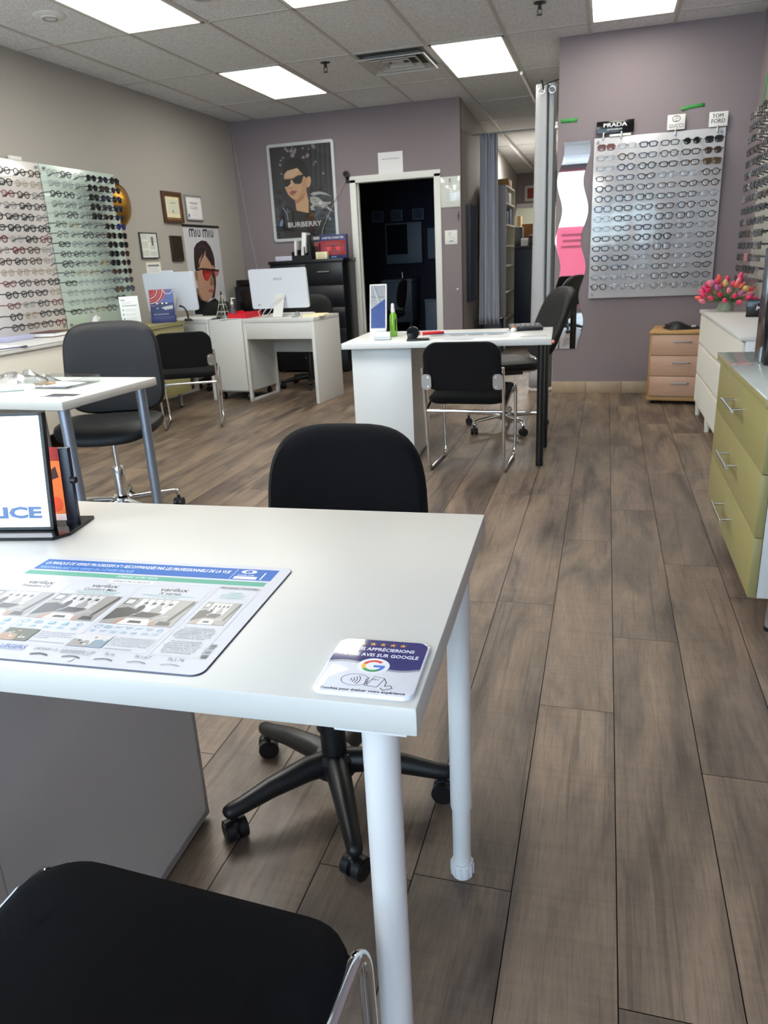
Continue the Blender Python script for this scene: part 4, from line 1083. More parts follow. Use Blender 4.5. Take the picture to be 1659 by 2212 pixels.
def d_cert2(g, a, b):
    g.frame(-a + .01, -b + .01, a - .01, b - .01, .004, INKL); g.rect(-.085, b - .068, .085, b - .052, INKL); g.rect(-.06, b - .075, .07, b - .071, INKG); g.lines(-.09, .09, b - .10, 2, .016, .004, INKG, 'c'); g.lines(-.06, .08, -.01, 4, .022, .003, INKL, 'c'); g.disc(-a + .045, -b + .035, .013, .02, P_NAVY); g.line([(-.02, -.02), (.03, .02), (.05, -.03)], .003, INKL)
wall_frame('silver-framed white diploma beside the walnut-framed certificate', 7.335, 7.675, 1.677, 1.922, .012, mat('pewter_frame', (158, 160, 164), .4, .5), PAPER, d_cert2)
def d_lic(g, a, b):
    pg = mat('licence_paper', (206, 212, 202), .6)
    for (x0, y0, x1, y1) in ((-a + .012, .05, -.01, b - .012), (-a + .012, -.03, -.01, .04), (-a + .012, -b + .01, -.01, -.04), (.0, .02, a - .01, b - .015), (.01, -.04, a - .02, .01), (.0, -b + .01, a - .01, -.05)): g.rect(x0, y0, x1, y1, pg); g.lines(x0 + .01, x1 - .01, y1 - .014, 3, .011, .002, INKL)
    g.rect(.045, .0, .08, .075, P_GREY)
wall_frame('pale framed licence sheet with several cards, next to the dark plaque', 6.425, 6.715, 1.314, 1.544, .008, mat('thin_dark_frame', (70, 70, 72), .4), PAPER, d_lic)
DK = mat('dark_bronze_plaque', (52, 42, 34), .4, .2, noise=(30, .25))
def d_plq(g, a, b): g.rect(-a + .012, -b + .015, a - .012, b - .015, mat('bronze_plate', (60, 46, 32), .35, .5)); g.lines(-.05, .05, .05, 5, .022, .002, DK, 'c')
wall_frame('dark brown wooden plaque hanging below the walnut-framed certificate', 6.955, 7.17, 1.28, 1.522, .016, DK, DK, d_plq, name='wall_plaque')
def d_not(g, a, b): g.rect(-a + .02, b - .035, a - .02, b - .018, INKG); g.lines(-a + .02, a - .02, b - .05, 5, .016, .004, INKL)
wall_frame('small white notice just above the blank back of a white monitor', 6.48, 6.73, 1.07, 1.28, .006, PAPERW, PAPER, d_not, .006, name='wall_notice')
# hanging fashion poster
t = wall_thing('hanging_poster', 'tall white poster of a person in red-lensed sunglasses, hung from a black rail', 'poster', (XL, 7.62, 1.19), '+x')
M(BLACKP).span((-.385, -.012, .425), (.385, 0, .448), .002).build('top_rail', t)
M(BLACKP).span((-.385, -.012, -.505), (.385, 0, -.485), .002).build('bottom_rail', t)
g = G(.0002, .002, mat('print_pale', (206, 206, 214), .5)); g.rect(-.38, -.49, .38, .43, g.mats[0])
PM = {
'HAIR': [(-0.23, 0.116), (-0.205, 0.213), (-0.142, 0.261), (-0.029, 0.294), (0.075, 0.288), (0.155, 0.234), (0.2, 0.162), (0.216, 0.096), (0.204, 0.001), (0.128, 0.003), (-0.166, -0.005), (-0.237, 0.004)],
'NECK': [(-0.204, -0.153), (-0.003, -0.264), (-0.042, -0.357), (-0.188, -0.326), (-0.244, -0.251)],
'FACE': [(-0.124, 0.1), (-0.033, 0.163), (0.037, 0.198), (0.074, 0.163), (0.155, 0.046), (0.208, 0.001), (0.192, -0.125), (0.157, -0.198), (0.094, -0.224), (0.095, -0.284), (-0.035, -0.328), (-0.14, -0.315), (-0.196, -0.239), (-0.232, -0.144), (-0.244, -0.109), (-0.241, -0.066), (-0.172, 0.002)],
'DARK': [(0.136, 0.002), (0.204, 0.001), (0.193, -0.155), (0.123, -0.3), (0.047, -0.315), (0.133, -0.197), (0.14, -0.108), (0.103, -0.063)],
'EAR': [(-0.25, -0.017), (-0.186, -0.026), (-0.2, -0.11), (-0.244, -0.109), (-0.255, -0.066)],
'STR1': [(0.037, 0.198), (0.107, 0.17), (0.151, 0.061), (0.157, 0.024), (0.074, 0.098), (0.023, 0.141)],
'STR2': [(-0.033, 0.163), (0.037, 0.198), (-0.008, 0.142), (-0.1, 0.079), (-0.148, 0.009), (-0.16, 0.03)],
'FRAME': [(-0.231, 0.0), (-0.086, 0.016), (0.096, 0.002), (0.294, -0.012), (0.288, -0.035), (0.091, -0.02), (-0.091, -0.003), (-0.229, -0.019)],
'LENSL': [(-0.088, 0.008), (0.133, -0.009), (0.086, -0.069), (0.009, -0.125), (-0.056, -0.108), (-0.087, -0.05)],
'LENSLB': [(-0.04, -0.044), (0.092, -0.044), (0.011, -0.118), (-0.047, -0.101)],
'LENSR': [(0.18, -0.013), (0.293, -0.018), (0.264, -0.068), (0.191, -0.095)],
'LIPS': [(-0.007, -0.22), (0.059, -0.208), (0.121, -0.226), (0.088, -0.248), (0.011, -0.241)],
'NOSE': [(0.084, -0.077), (0.124, -0.107), (0.133, -0.167), (0.083, -0.176), (0.047, -0.16)],
'COAT': [(-0.335, -0.317), (-0.235, -0.244), (-0.184, -0.308), (-0.055, -0.345), (0.129, -0.308), (0.209, -0.351), (0.182, -0.49), (-0.354, -0.448)],
'GREY': [(-0.259, -0.193), (-0.206, -0.174), (-0.185, -0.254), (-0.238, -0.283), (-0.288, -0.248)],
'TXT': [(-0.267, 0.336), (-0.166, 0.337), (-0.138, 0.334), (-0.101, 0.335), (-0.027, 0.334), (0.018, 0.333), (0.118, 0.334), (0.149, 0.333), (0.193, 0.333), (0.256, 0.333), (-0.249, 0.405), (0.274, 0.401)],
}
def m_letter(x0, x1, z0, z1):
    w = (x1 - x0); r_ = w / 4; st_ = w * .19
    for k in (0, 1): g.arc(x0 + r_ + 2 * r_ * k, z1 - r_, r_ - st_ * .0, st_, 0, 180, P_BLK, 10)
    for k in range(3): g.rect(x0 + 2 * r_ * k - st_ / 2, z0, x0 + 2 * r_ * k + st_ / 2, z1 - r_, P_BLK)
def u_letter(x0, x1, z0, z1):
    w = x1 - x0; st_ = .017
    g.rect(x0, z0 + w / 2, x0 + st_, z1, P_BLK); g.rect(x1 - st_, z0 + w / 2, x1, z1, P_BLK); g.arc((x0 + x1) / 2, z0 + w / 2, w / 2 - st_ / 2, st_, 180, 360, P_BLK, 12)
for o_ in (0, .285):
    m_letter(-.258 + o_, -.160 + o_, .325, .402); g.rect(-.135 + o_, .325, -.117 + o_, .402, P_BLK); u_letter(-.092 + o_, -.030 + o_, .325, .402)
MS = mat('print_face', (190, 150, 128), .5); MSD = mat('print_face_shade', (150, 112, 96), .5)
g.poly(PM['GREY'], P_GREY); g.poly(PM['HAIR'], P_HAIR); g.poly(PM['NECK'], MSD); g.poly(PM['COAT'], P_BLK); g.poly(PM['FACE'], MS); g.poly(PM['EAR'], MSD)
g.poly(PM['DARK'], P_HAIR2); g.poly(PM['STR1'], P_HAIR); g.poly(PM['STR2'], P_HAIR); g.line([(.04, .19), (.09, .10), (.15, .02)], .006, P_HAIR); g.line([(-.12, .22), (.0, .24), (.08, .2)], .012, P_HAIR2)
g.poly(PM['NOSE'], MSD); g.poly(PM['LENSL'], P_RED); g.poly(PM['LENSLB'], mat('print_lens_red', (196, 58, 52), .5)); g.poly(PM['LENSR'], mat('print_lens_pink', (196, 120, 124), .5)); g.poly(PM['FRAME'], P_HAIR); g.line([(.19, -.02), (.28, -.03)], .012, P_RED); g.poly(PM['LIPS'], LIP)
g.build('print', t, (0, 0, 0), UP)

# ------------------------------------------------------------------ things on the near desk
def on_desk(p, z): return Vector((p[0], p[1], z))
zt = Z1
# lens chart mat: corners measured on the desk
mw, mh = .433, .307; ang = math.radians(2.6)
TRm = Vector((-.4332, .9483, zt)); ca, sa = math.cos(ang), math.sin(ang)
mc = TRm + Vector((-ca * mw / 2 + sa * mh / 2, -sa * mw / 2 - ca * mh / 2, 0))
t = thing('desk_mat', 'glossy lens comparison chart mat lying on the near white desk', 'desk mat', mc, ang)
mo = rrect(mw, mh, .014, 6)
M(mat('chart_white', (200, 202, 209), .4, spec=.3)).prism(mo, .0002, .0022).build('mat_sheet', t)
M(mat('mat_rim', (60, 62, 84), .3)).tube([(x, y, .0009) for x, y in mo], .0011, 6, closed=True).build('mat_rim', t)
BLU = mat('chart_blue', (0, 96, 180), .45, spec=.2); TEAL = mat('chart_teal', (88, 166, 142), .45, spec=.2); TEALT = mat('chart_teal_text', (96, 178, 160), .3); ICON = mat('chart_icon_blue', (120, 180, 198), .3); PHG = mat('photo_grey', (150, 148, 144), .3); PHD = mat('photo_dark', (44, 44, 46), .3); PHL = mat('photo_light', (206, 206, 206), .3); PHW = mat('photo_wood', (168, 132, 108), .3); PHN = mat('photo_green', (74, 82, 66), .3); PHB = mat('photo_blue', (128, 152, 168), .3); CW = mat('chart_text_white', (240, 244, 248), .3)
g = G(.000003, .00225, CW)
X = lambda x: x + mw / 2           # measured from the far right corner
Y = lambda y: y + mh / 2
def R_(x0, y0, x1, y1, m): g.rect(X(x0), Y(y0), X(x1), Y(y1), m)
R_(-.416, -.050, -.0175, -.011, BLU)
g.text('LA MARQUE DE VERRES PROGRESSIFS N°1 RECOMMANDÉE PAR LES PROFESSIONNELS DE LA VUE', X(-.409), Y(-.0295), .0098, CW, w=.318, al='l', fat=.012)
g.text('PERSONNALISEZ VOS VERRES EN 3 ÉTAPES FACILES', X(-.409), Y(-.0455), .0080, mat('chart_pale_blue', (150, 200, 240), .3), w=.165, al='l')
g.line([(X(-.083), Y(-.048)), (X(-.083), Y(-.013))], .0006, CW); g.disc(X(-.062), Y(-.021), .0125, .0065, CW); g.disc(X(-.062), Y(-.021), .0055, .0052, BLU); g.text('e', X(-.062), Y(-.0235), .0045, CW)
g.text('ESSILOR', X(-.062), Y(-.036), .0045, CW, w=.026); R_(-.078, -.047, -.042, -.038, CW); R_(-.036, -.047, -.034, -.022, CW)
R_(-.4178, -.0693, -.020, -.0553, TEAL); g.text('CORRIGEZ VOTRE VISION', X(-.226), Y(-.0645), .006, CW, w=.068)
g.line([(X(-.416), Y(-.078)), (X(-.088), Y(-.078))], .0004, INKL); R_(-.262, -.083, -.190, -.073, CW); g.text('VERRES PROGRESSIFS', X(-.226), Y(-.081), .0062, INK, w=.062, fat=.01)
cols = [(-.4165, -.3135, 'Freedom DS'), (-.3112, -.2025, 'Comfort Max'), (-.1997, -.0905, 'X series')]
for k, (a, b, nm) in enumerate(cols):
    g.frame(X(a), Y(-.272), X(b), Y(-.087), .0005, INKL)
    cx = X((a + b) / 2)
    g.text('varilux', cx, Y(-.1015), .0105, INK, w=.044, fat=.012, shear=.1); g.text(nm, cx, Y(-.1125), .0078, INK, w=(.047, .053, .034)[k], fat=.006)
    if k:
        g.text(('UN CONFORT DE VISION QUI', 'OFFREZ UNE NOUVELLE DIMENSION')[k - 1], cx, Y(-.1185), .0042, TEALT, w=(.070, .080)[k - 1]); g.text(('DURE TOUTE LA JOURNÉE', 'À VOTRE VISION')[k - 1], cx, Y(-.1245), .0042, TEALT, w=(.062, .040)[k - 1])
def photo(x0, y0, x1, y1, strong=1):
    x0, x1, y0, y1 = X(x0), X(x1), Y(y0), Y(y1)
    g.rect(x0, y0, x1, y1, PHG); w, h = x1 - x0, y1 - y0
    q = lambda u, v: (x0 + u * w, y0 + v * h)
    for k in range(5): g.rect(*q(.22 + .11 * k, .62), *q(.31 + .11 * k, .97), PHL)
    for k in range(4): g.poly([q(.30 + .12 * k, .40), q(.28 + .12 * k, .66), q(.33 + .12 * k, .76), q(.38 + .12 * k, .66), q(.37 + .12 * k, .40)], (PHD, PHL, PHG, PHL)[k]); g.disc(*q(.33 + .12 * k, .80), .03 * w, .05 * h, PHD, 10)
    g.poly([q(0, .1), q(.0, .55), q(.15, .62), q(.36, .5), q(.30, .28)], PHD); g.poly([q(.30, .28), q(.60, .28), q(.72, .45), q(.40, .48)], PHD)
    g.rect(*q(.80, .2), *q(1, 1), PHG); g.poly([q(.86, .2), q(.91, .2), q(1, .9), q(.95, 1)], PHD); g.rect(*q(.02, .72), *q(.16, .95), PHD); g.rect(*q(.035, .75), *q(.145, .92), PHL)
    g.poly([q(.25, 0), q(.68, 0), q(.62, .22), q(.30, .22)], CW); g.poly([q(.36, .06), q(.56, .06), q(.54, .15), q(.38, .15)], PHD); g.poly([q(.14, 0), q(.25, 0), q(.30, .2), q(.25, .22)], PHW); g.poly([q(.68, 0), q(.76, 0), q(.68, .2), q(.63, .22)], PHW); g.poly([q(.76, .04), q(.96, .04), q(.93, .18), q(.78, .18)], PHD if strong else PHG)
    g.arc(*q(.2, .55), .2 * w, .0008, -60, 80, CW, 16); g.arc(*q(.85, .1), .2 * w, .0008, 100, 190, CW, 16)
photo(-.4145, -.2035, -.3165, -.1275); photo(-.311, -.2035, -.2085, -.1272); photo(-.198, -.2045, -.0932, -.1272); photo(-.0775, -.190, -.0268, -.1261, 0)
def icon(k, x, s):
    cx, cy = X(x), Y(-.214)
    if k == 0: g.arc(cx, cy, s, s * .2, 0, 360, ICON, 8); g.disc(cx + s, cy + s * .7, s * .3, s * .3, ICON, 8)
    elif k == 1: g.arc(cx - s * .4, cy, s * .8, s * .2, 0, 360, ICON, 10); g.arc(cx + s * .4, cy, s * .8, s * .2, 0, 360, ICON, 10)
    elif k == 2: g.rect(cx - s, cy - s * .7, cx + s, cy + s * .7, ICON); g.line([(cx - s, cy), (cx + s, cy)], s * .15, CW)
    elif k == 3: g.poly([(cx - s, cy - s * .8), (cx + s, cy - s * .8), (cx + s * .6, cy + s), (cx - s * .2, cy + s * .3)], ICON)
    elif k == 4: g.arc(cx, cy, s * .9, s * .2, -120, 120, ICON, 10); g.disc(cx - s * .4, cy, s * .35, s * .35, ICON, 8)
    elif k == 5: g.line([(cx - s, cy - s * .6), (cx - s * .2, cy + s * .5), (cx + s * .3, cy - s * .3), (cx + s, cy + s * .7)], s * .22, ICON)
    else: g.line([(cx - s, cy + s * .6), (cx + s, cy + s * .6), (cx, cy - s * .8), (cx - s, cy + s * .6)], s * .2, ICON)
    g.lines(X(x) - s * 1.1, X(x) + s * 1.1, Y(-.2245), 2, .0034, .001, ICON, 'c')
for k in range(4): icon(k, -.402 + .024 * k, .0048)
for k in range(5): icon(k, -.302 + .0205 * k, .0048)
for i, k in enumerate((0, 1, 5, 6, 5, 6, 4)): icon(k, -.192 + .0148 * i, .0044)
def small_photo(x0, y0, x1, y1, a, b, c):
    x0, x1, y0, y1 = X(x0), X(x1), Y(y0), Y(y1)
    g.rect(x0, y0, x1, y1, a); w, h = x1 - x0, y1 - y0
    g.poly([(x0, y0), (x0 + .6 * w, y0), (x0 + .5 * w, y0 + .5 * h), (x0, y0 + .6 * h)], b); g.poly([(x0 + .55 * w, y0), (x1, y0), (x1, y0 + .7 * h), (x0 + .62 * w, y0 + .6 * h)], c)
    for k in range(9): g.disc(x0 + (.1 + .8 * random.random()) * w, y0 + (.15 + .7 * random.random()) * h, .05 * w, .07 * h, random.choice((PHD, PHL, PHG, PHW)), 8)
small_photo(-.412, -.2645, -.364, -.234, PHN, PHW, PHG); small_photo(-.3085, -.2648, -.2625, -.234, PHN, PHW, PHN); small_photo(-.2025, -.267, -.1535, -.2375, PHL, PHG, PHB)
def para(x0, x1, y, dy, h, rows, m=INKG):
    for k, s in enumerate(rows): g.text(s, X(x0), Y(y - dy * k), h, m, w=min(x1 - x0, .0021 * len(s) * h / .0032), al='l')
para(-.2585, -.208, -.240, .0048, .0030, ('Stabilité panoramique assurée', 'pour une vision nette et', 'confortable qui dure toute', 'la journée.')); g.line([(X(-.2605), Y(-.263)), (X(-.208), Y(-.263))], .0008, INKG)
para(-.1505, -.094, -.241, .0046, .0029, ('Les verres progressifs de la série X', 'offrent une vision précise à portée de', 'bras. Ils sont conçus pour ajuster', 'la mise à l\'infini sans bouger la tête', 'et voir les moindres détails.')); g.lines(X(-.1505), X(-.100), Y(-.267), 1, .003, .0009, INKG)
para(-.360, -.318, -.240, .0048, .0030, ('Vision nette et naturelle', 'à toutes les distances', 'au quotidien.'))
g.frame(X(-.0846), Y(-.272), X(-.0203), Y(-.0765), .0005, INKL)
g.text('PROGRESSIF STANDARD', X(-.0515), Y(-.0835), .0052, INK, w=.058, fat=.008)
for k, s in enumerate(('VERRES', 'PROGRESSIFS', 'STANDARDS')): g.text(s, X(-.0515), Y(-.099 - .0075 * k), .0048, TEALT, w=(.020, .036, .032)[k])
for k, s in enumerate(('Les verres progressifs', 'sont la meilleure solution', 'pour la presbytie. Ils vous', 'permettent de voir à toutes', 'les distances à l\'aide d\'une', 'seule paire de verres.')): g.text(s, X(-.0535), Y(-.2035 - .0052 * k), .0034, INKG, w=.0019 * len(s), fat=.006)
for k, s in enumerate(('Les verres progressifs', 'ne sont pas tous égaux !', 'Demandez de l\'aide à votre', 'professionnel de la vue', 'pour trouver les verres', 'qui vous conviennent.')): g.text(s, X(-.0535), Y(-.2385 - .0053 * k), .0034, INKG, w=.0019 * len(s), fat=.006)
for k in range(30):
    if random.random() < .72: R_(-.0185, -.2395 - .00112 * k, -.0105, -.2387 - .00112 * k, INK)
g.lines(X(-.0225), X(-.0205), Y(-.25), 3, .005, .003, INKL)
g.text('VERRES MINCES ET LÉGERS', X(-.2495), Y(-.2835), .0080, BLU, w=.135, al='r'); g.line([(X(-.385), Y(-.2862)), (X(-.2495), Y(-.2862))], .0006, BLU)
for x, s, th in ((-.2215, 'ORMA® 1.5', .0026), (-.1770, 'AIRWEAR® 1.59', .0020), (-.133, 'TL16', .0016), (-.089, 'TL1.67', .0011), (-.0455, 'TL1.74', .0008)):
    g.text(s, X(x), Y(-.2825), .0060, INKG, w=.0036 * len(s)); g.arc(X(x), Y(-.3165), .026, th, 62, 118, INK, 14)
g.text('RÉSISTANCE AUX CHOCS', X(-.177), Y(-.2862), .0026, INKG, w=.042); g.poly([(X(-.178), Y(-.3012)), (X(-.172), Y(-.3012)), (X(-.170), Y(-.296)), (X(-.172), Y(-.2945)), (X(-.176), Y(-.2965))], CW)
g.build('chart_print', t)
# review plaque
c0 = Vector((-.2315, .6975, zt)); t = thing('review_plaque', 'square domed blue and white review plaque on the corner of the near desk', 'plaque', c0, math.radians(2.5))
pw_ = .112; po = rrect(pw_, .118, .013, 7)
M(mat('plaque_white', (224, 226, 234), .06, coat=1.0)).cushion(po, [(.0, .0003), (.0, .0030), (.0008, .0042), (.003, .0048)]).build('plaque_body', t)
NV = mat('plaque_navy', (44, 42, 110), .06, coat=1.0); GRY = mat('plaque_grey', (150, 156, 168), .1, coat=1.0); PW = mat('plaque_white_ink', (236, 238, 244), .1, coat=1.0); GOLD = mat('plaque_gold', (206, 150, 62), .1, coat=1.0)
g = G(.000004, .00485, NV)
def wave(x): return .0035 - .0075 * math.sin((x + .056) / .112 * 2 * PI * .92 + 3.5)
inner = [(x * .955, y * .955) for x, y in po]
topo = [p for p in inner if p[1] > .02]
xs = [-.0535 + .107 * i / 30 for i in range(31)]
top_arc = sorted([p for p in inner if p[1] > .03], key=lambda p: math.atan2(p[1], p[0]))
g.poly([(x, wave(x) - .004) for x in xs] + [(.0535, .03)] + [(x, wave(x)) for x in xs[::-1]][0:0] + top_arc + [(-.0535, .03)], NV)
g.mt(GRY); g.z += .000004
A = [g.bm.verts.new((x, wave(x) - .0075, g.z)) for x in xs]; B = [g.bm.verts.new((x, wave(x) - .0035, g.z)) for x in xs]
g._tag([g.bm.faces.new((A[i], A[i + 1], B[i + 1], B[i])) for i in range(30)])
for k in range(5):
    cx, cy = -.024 + .012 * k, .0465
    g.poly([(cx + (.0046 if i % 2 == 0 else .0019) * math.sin(PI * i / 5), cy + (.0046 if i % 2 == 0 else .0019) * math.cos(PI * i / 5)) for i in range(10)][::-1], GOLD)
g.text('NOUS APPRÉCIERIONS', 0, .0315, .0066, PW, w=.080, fat=.02); g.text('VOTRE AVIS SUR GOOGLE', 0, .0185, .0066, PW, w=.094, fat=.02)
g.disc(0, -.002, .0185, .0165, PW, 36)
gr, gw = .0112, .0045
for a0, a1, c in ((45, 160, (222, 66, 56)), (160, 215, (244, 184, 56)), (215, 310, (54, 150, 84)), (310, 362, (62, 118, 214))): g.arc(0, -.002, gr, gw, a0, a1, mat('g_%d' % a0, c, .1, coat=1.0), 14, ry=.0105)
g.rect(.0003, -.0044, .0134, .0, mat('g_310', (62, 118, 214), .1, coat=1.0))
ink = mat('plaque_ink', (52, 54, 66), .1, coat=1.0)
g.arc(-.013, -.0325, .0155, .0008, 20, 345, ink, 30, ry=.0115)
for k in range(4): g.arc(-.021, -.0325, .004 + .0032 * k, .0009, -38, 38, ink, 8)
ph_ = [(.002, -.042), (.014, -.044), (.019, -.026), (.007, -.0235)]
g.poly(ph_, mat('plaque_white', (224, 226, 234))); g.line(ph_ + [ph_[0]], .0008, ink); g.text('NFC', .0095, -.031, .003, ink, w=.008, bold=.0001)
for k in range(4): g.arc(.0015, -.030 - .0034 * k, .0024, .0008, 70, 290, ink, 8)
g.line([(.019, -.027), (.0225, -.034), (.022, -.041), (.028, -.039), (.031, -.044), (.022, -.049), (.018, -.045)], .0009, ink)
g.text('Touchez pour évaluer votre expérience', 0, -.0545, .0042, ink, w=.094, fat=.02)
g.build('plaque_print', t)
# countertop advertising frame with white card
t = thing('display_stand', 'black acrylic stand with a glowing white card on the near desk', 'display stand', (-1.02, 1.035, zt), math.radians(10))
# base plate
M(BLACKG).prism([(-.16, -.055), (.105, -.055), (.125, -.03), (.125, .06), (-.16, .06)], .0004, .006).build('base_plate', t)
ti = math.radians(-9)
fw_, fh_ = .232, .208
fr = M(BLACKP)
for s in (-1, 1): fr.span((s * fw_ / 2, -.006, 0), (s * (fw_ / 2 - .006), .006, fh_)); fr.span((-fw_ / 2, -.006, (fh_ - .005) * (s > 0)), (fw_ / 2, .006, (fh_ - .005) * (s > 0) + .005))
fo_ = fr.build('card_frame', t, (-.028, -.012, .006), (ti, 0, 0))
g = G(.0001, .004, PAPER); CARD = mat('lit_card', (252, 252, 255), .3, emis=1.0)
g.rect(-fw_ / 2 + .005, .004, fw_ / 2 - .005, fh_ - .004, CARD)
g.text('POLICE', .012, .022, .0185, mat('slate_print', (96, 124, 168), .5), w=.168, fat=.05)
g.build('card', fo_, (0, 0, 0), UP)
bk = M(mat('dark_blue_plastic', (30, 36, 52), .35)); bk.span((.088, .024, 0), (.112, .036, .140), .002); bk.build('rear_upright', t, (0, 0, .006), (math.radians(-4), 0, 0))
g = M(BLACKP).cyl((.110, .03, .085), (.120, .03, .085), .006, 14); g.build('screw_knob', t)
g = G(.0001, 0, mat('orange_print', (236, 130, 60), .5)); g.rect(-.09, .0, .095, .135, mat('orange_print', (236, 130, 60), .5)); g.rect(-.09, -.0, .095, .012, PAPER); g.poly([(.075, .075), (.09, .08), (.086, .10), (.078, .095)], P_BLK); g.rect(.04, .11, .095, .135, P_RED); g.disc(.08, .03, .012, .014, mat('orange_deep', (226, 84, 36), .5))
g.build('orange_card', t, (.0, .018, .012), (PI / 2 + math.radians(-6), 0, 0))

# ------------------------------------------------------------------ things on the middle desk
z2 = Z2
t = thing('table_mirror', 'white-framed tilting table mirror standing on the middle desk', 'mirror', (-1.315, 4.42, z2), math.radians(4))
tl = math.radians(-13)
fm = M(WHITE2)
for s in (-1, 1): fm.span((s * .052, -.006, 0), (s * .045, .006, .27)); fm.span((-.052, -.006, .27 * (s > 0) - .005 + .002), (.052, .006, .27 * (s > 0) + .005))
fm.span((-.052, .004, 0), (.052, .007, .27)); fo_ = fm.build('mirror_frame', t, (0, .02, .045), (tl, 0, 0))
M(MIRROR).span((-.046, -.003, .004), (.046, .001, .266)).build('mirror_glass', fo_)
M(mat('blue_patch', (30, 62, 130), .25)).prism([(-.046, .004), (.046, .004), (.046, .190), (-.046, .128)], -.0045, -.0032, lambda x, y, h: (x, h, y)).build('blue_patch', fo_)  # flat blue patch with a slanted top over the lower glass
M(WHITE2).span((-.055, -.045, 0), (.055, .055, .008), .003).span((-.05, .01, .006), (.05, .028, .06), .003).build('mirror_base', t)
t = thing('card_holder', 'clear acrylic holder with white business cards in front of the table mirror', 'card holder', (-1.262, 4.345, z2), math.radians(3))
g = M(CLEAR).span((-.05, -.03, 0), (.05, .02, .003)).span((-.05, -.032, 0), (.05, -.029, .022)).span((-.05, .015, 0), (.05, .018, .05)); g.build('holder', t)
M(PAPER).span((-.045, -.012, .003), (.045, .006, .045)).build('card_stack', t)
t = thing('spray_bottle', 'green spray bottle with white cap beside the table mirror', 'bottle', (-1.245, 4.53, z2))
M(mat('green_liquid_plastic', (118, 176, 44), .15, coat=.4)).lathe([(0, 0), (.021, .001), (.023, .006), (.023, .12), (.019, .135), (.011, .145), (0, .145)], seg=24).build('bottle_body', t)
g = G(.0003, .0235, INK); g.rect(-.035, 0, .035, .01, INK); g.build('label_print', t, (0, 0, .07), (PI / 2, -PI / 2, PI / 3))
M(WPAINT).lathe([(.012, .143), (.013, .16), (.010, .175), (.010, .192), (.006, .198), (0, .198)], seg=20).build('spray_cap', t)
t = thing('tape_dispenser', 'small black tape dispenser on the middle desk', 'tape dispenser', (-1.04, 4.27, z2), math.radians(12))
M(BLACKP).span((-.055, -.03, 0), (.075, .03, .012), .003).span((-.05, -.028, .01), (-.012, .028, .045), .008).build('dispenser_base', t)
M(BLACKG).lathe([(.012, -.02), (.034, -.02), (.036, -.016), (.036, .016), (.034, .02), (.012, .02)], (-.018, 0, .045), 26, axis='y').build('tape_roll', t)
M(mat('salmon_plastic', (226, 130, 104), .5)).span((.012, -.012, .03), (.026, .012, .05), .003).build('tape_tab', t)
single(M(mat('red_marker', (206, 34, 44), .35)).cyl((-1.07, 4.56, z2 + .011), (-.965, 4.60, z2 + .011), .0105, 14).cyl((-.965, 4.60, z2 + .011), (-.945, 4.608, z2 + .011), .008, 14).build('red_marker'), 'thick red marker lying behind the tape dispenser', 'marker')
t = thing('lens_chart', 'glossy printed lens chart lying on the middle desk', 'desk mat', (-.79, 4.50, z2), math.radians(3))
M(mat('chart_white', (222, 223, 228))).prism(rrect(.52, .30, .02, 5), .0003, .002).build('mat_sheet', t)
g = G(.0001, .0021, INKG)
for k in range(4): g.rect(-.22 + .115 * k, -.01, -.12 + .115 * k, .05, PHG); g.poly([(-.22 + .115 * k, -.01), (-.12 + .115 * k, -.01), (-.15 + .115 * k, .02), (-.2 + .115 * k, .03)], PHD)
g.rect(-.24, .085, .24, .12, BLU); g.rect(-.24, .07, .24, .08, TEAL); g.lines(-.22, .2, -.04, 5, .014, .003, INKL); g.build('chart_print', t)
single(M(mat('lavender_paper', (198, 202, 214), .3)).prism(superell(.18, .10, 2.2, 30), .0003, .0022).build('oval_card', None, (-.80, 4.285, z2), (0, 0, math.radians(3))), 'pale oval card half hidden behind the visitor chair on the middle desk', 'card')
t = thing('calculator', 'black desktop calculator with rows of keys at the far side of the middle desk', 'calculator', (-.465, 4.77, z2), math.radians(12))
M(BLACKP).span((-.10, -.075, .0), (.10, .075, .022), .006).build('calculator_body', t, None, (math.radians(5), 0, 0)).location = (0, 0, .006)
M(mat('lcd_grey', (120, 126, 116), .2)).span((-.03, .03, .029), (.09, .06, .033)).build('screen', t)
KY = mat('key_grey', (120, 122, 126), .5); KO = mat('key_orange', (228, 110, 70), .5)
for i in range(6):
    for j in range(4): M(KO if i == 0 and j == 0 else KY).span((-.088 + .030 * i, -.062 + .021 * j, .024), (-.066 + .030 * i, -.047 + .021 * j, .031 + .002 * j), .002).build('key', t)
single(M(WPAINT).lathe([(0, 0), (.018, 0), (.02, .012), (.012, .022), (0, .026)], seg=20).build('white_stopper', None, (-.525, 4.66, z2)), 'small white rounded cap in front of the calculator', 'cap')
single(M(PAPER).prism(rrect(.16, .02, .004, 3), .0003, .003).build('paper_strip', None, (-.38, 4.32, z2), (0, 0, math.radians(3))), 'narrow dark-edged paper strip at the corner of the middle desk', 'paper')
single(M(BLACKP).prism(rrect(.15, .006, .002, 3), .0003, .004).build('pencil', None, (-.375, 4.342, z2), (0, 0, math.radians(3))), 'thin dark pencil lying along the paper strip on the middle desk', 'pencil')
single(M(mat('coral_plastic', (232, 140, 120), .5)).lathe([(0, -.01), (.009, -.006), (.01, 0), (.009, .006), (0, .01)], seg=14).build('coral_knob', None, (-.262, 4.235, z2 - .017)), 'tiny coral ball stuck on the desk edge by the wavy mirror', 'knob')

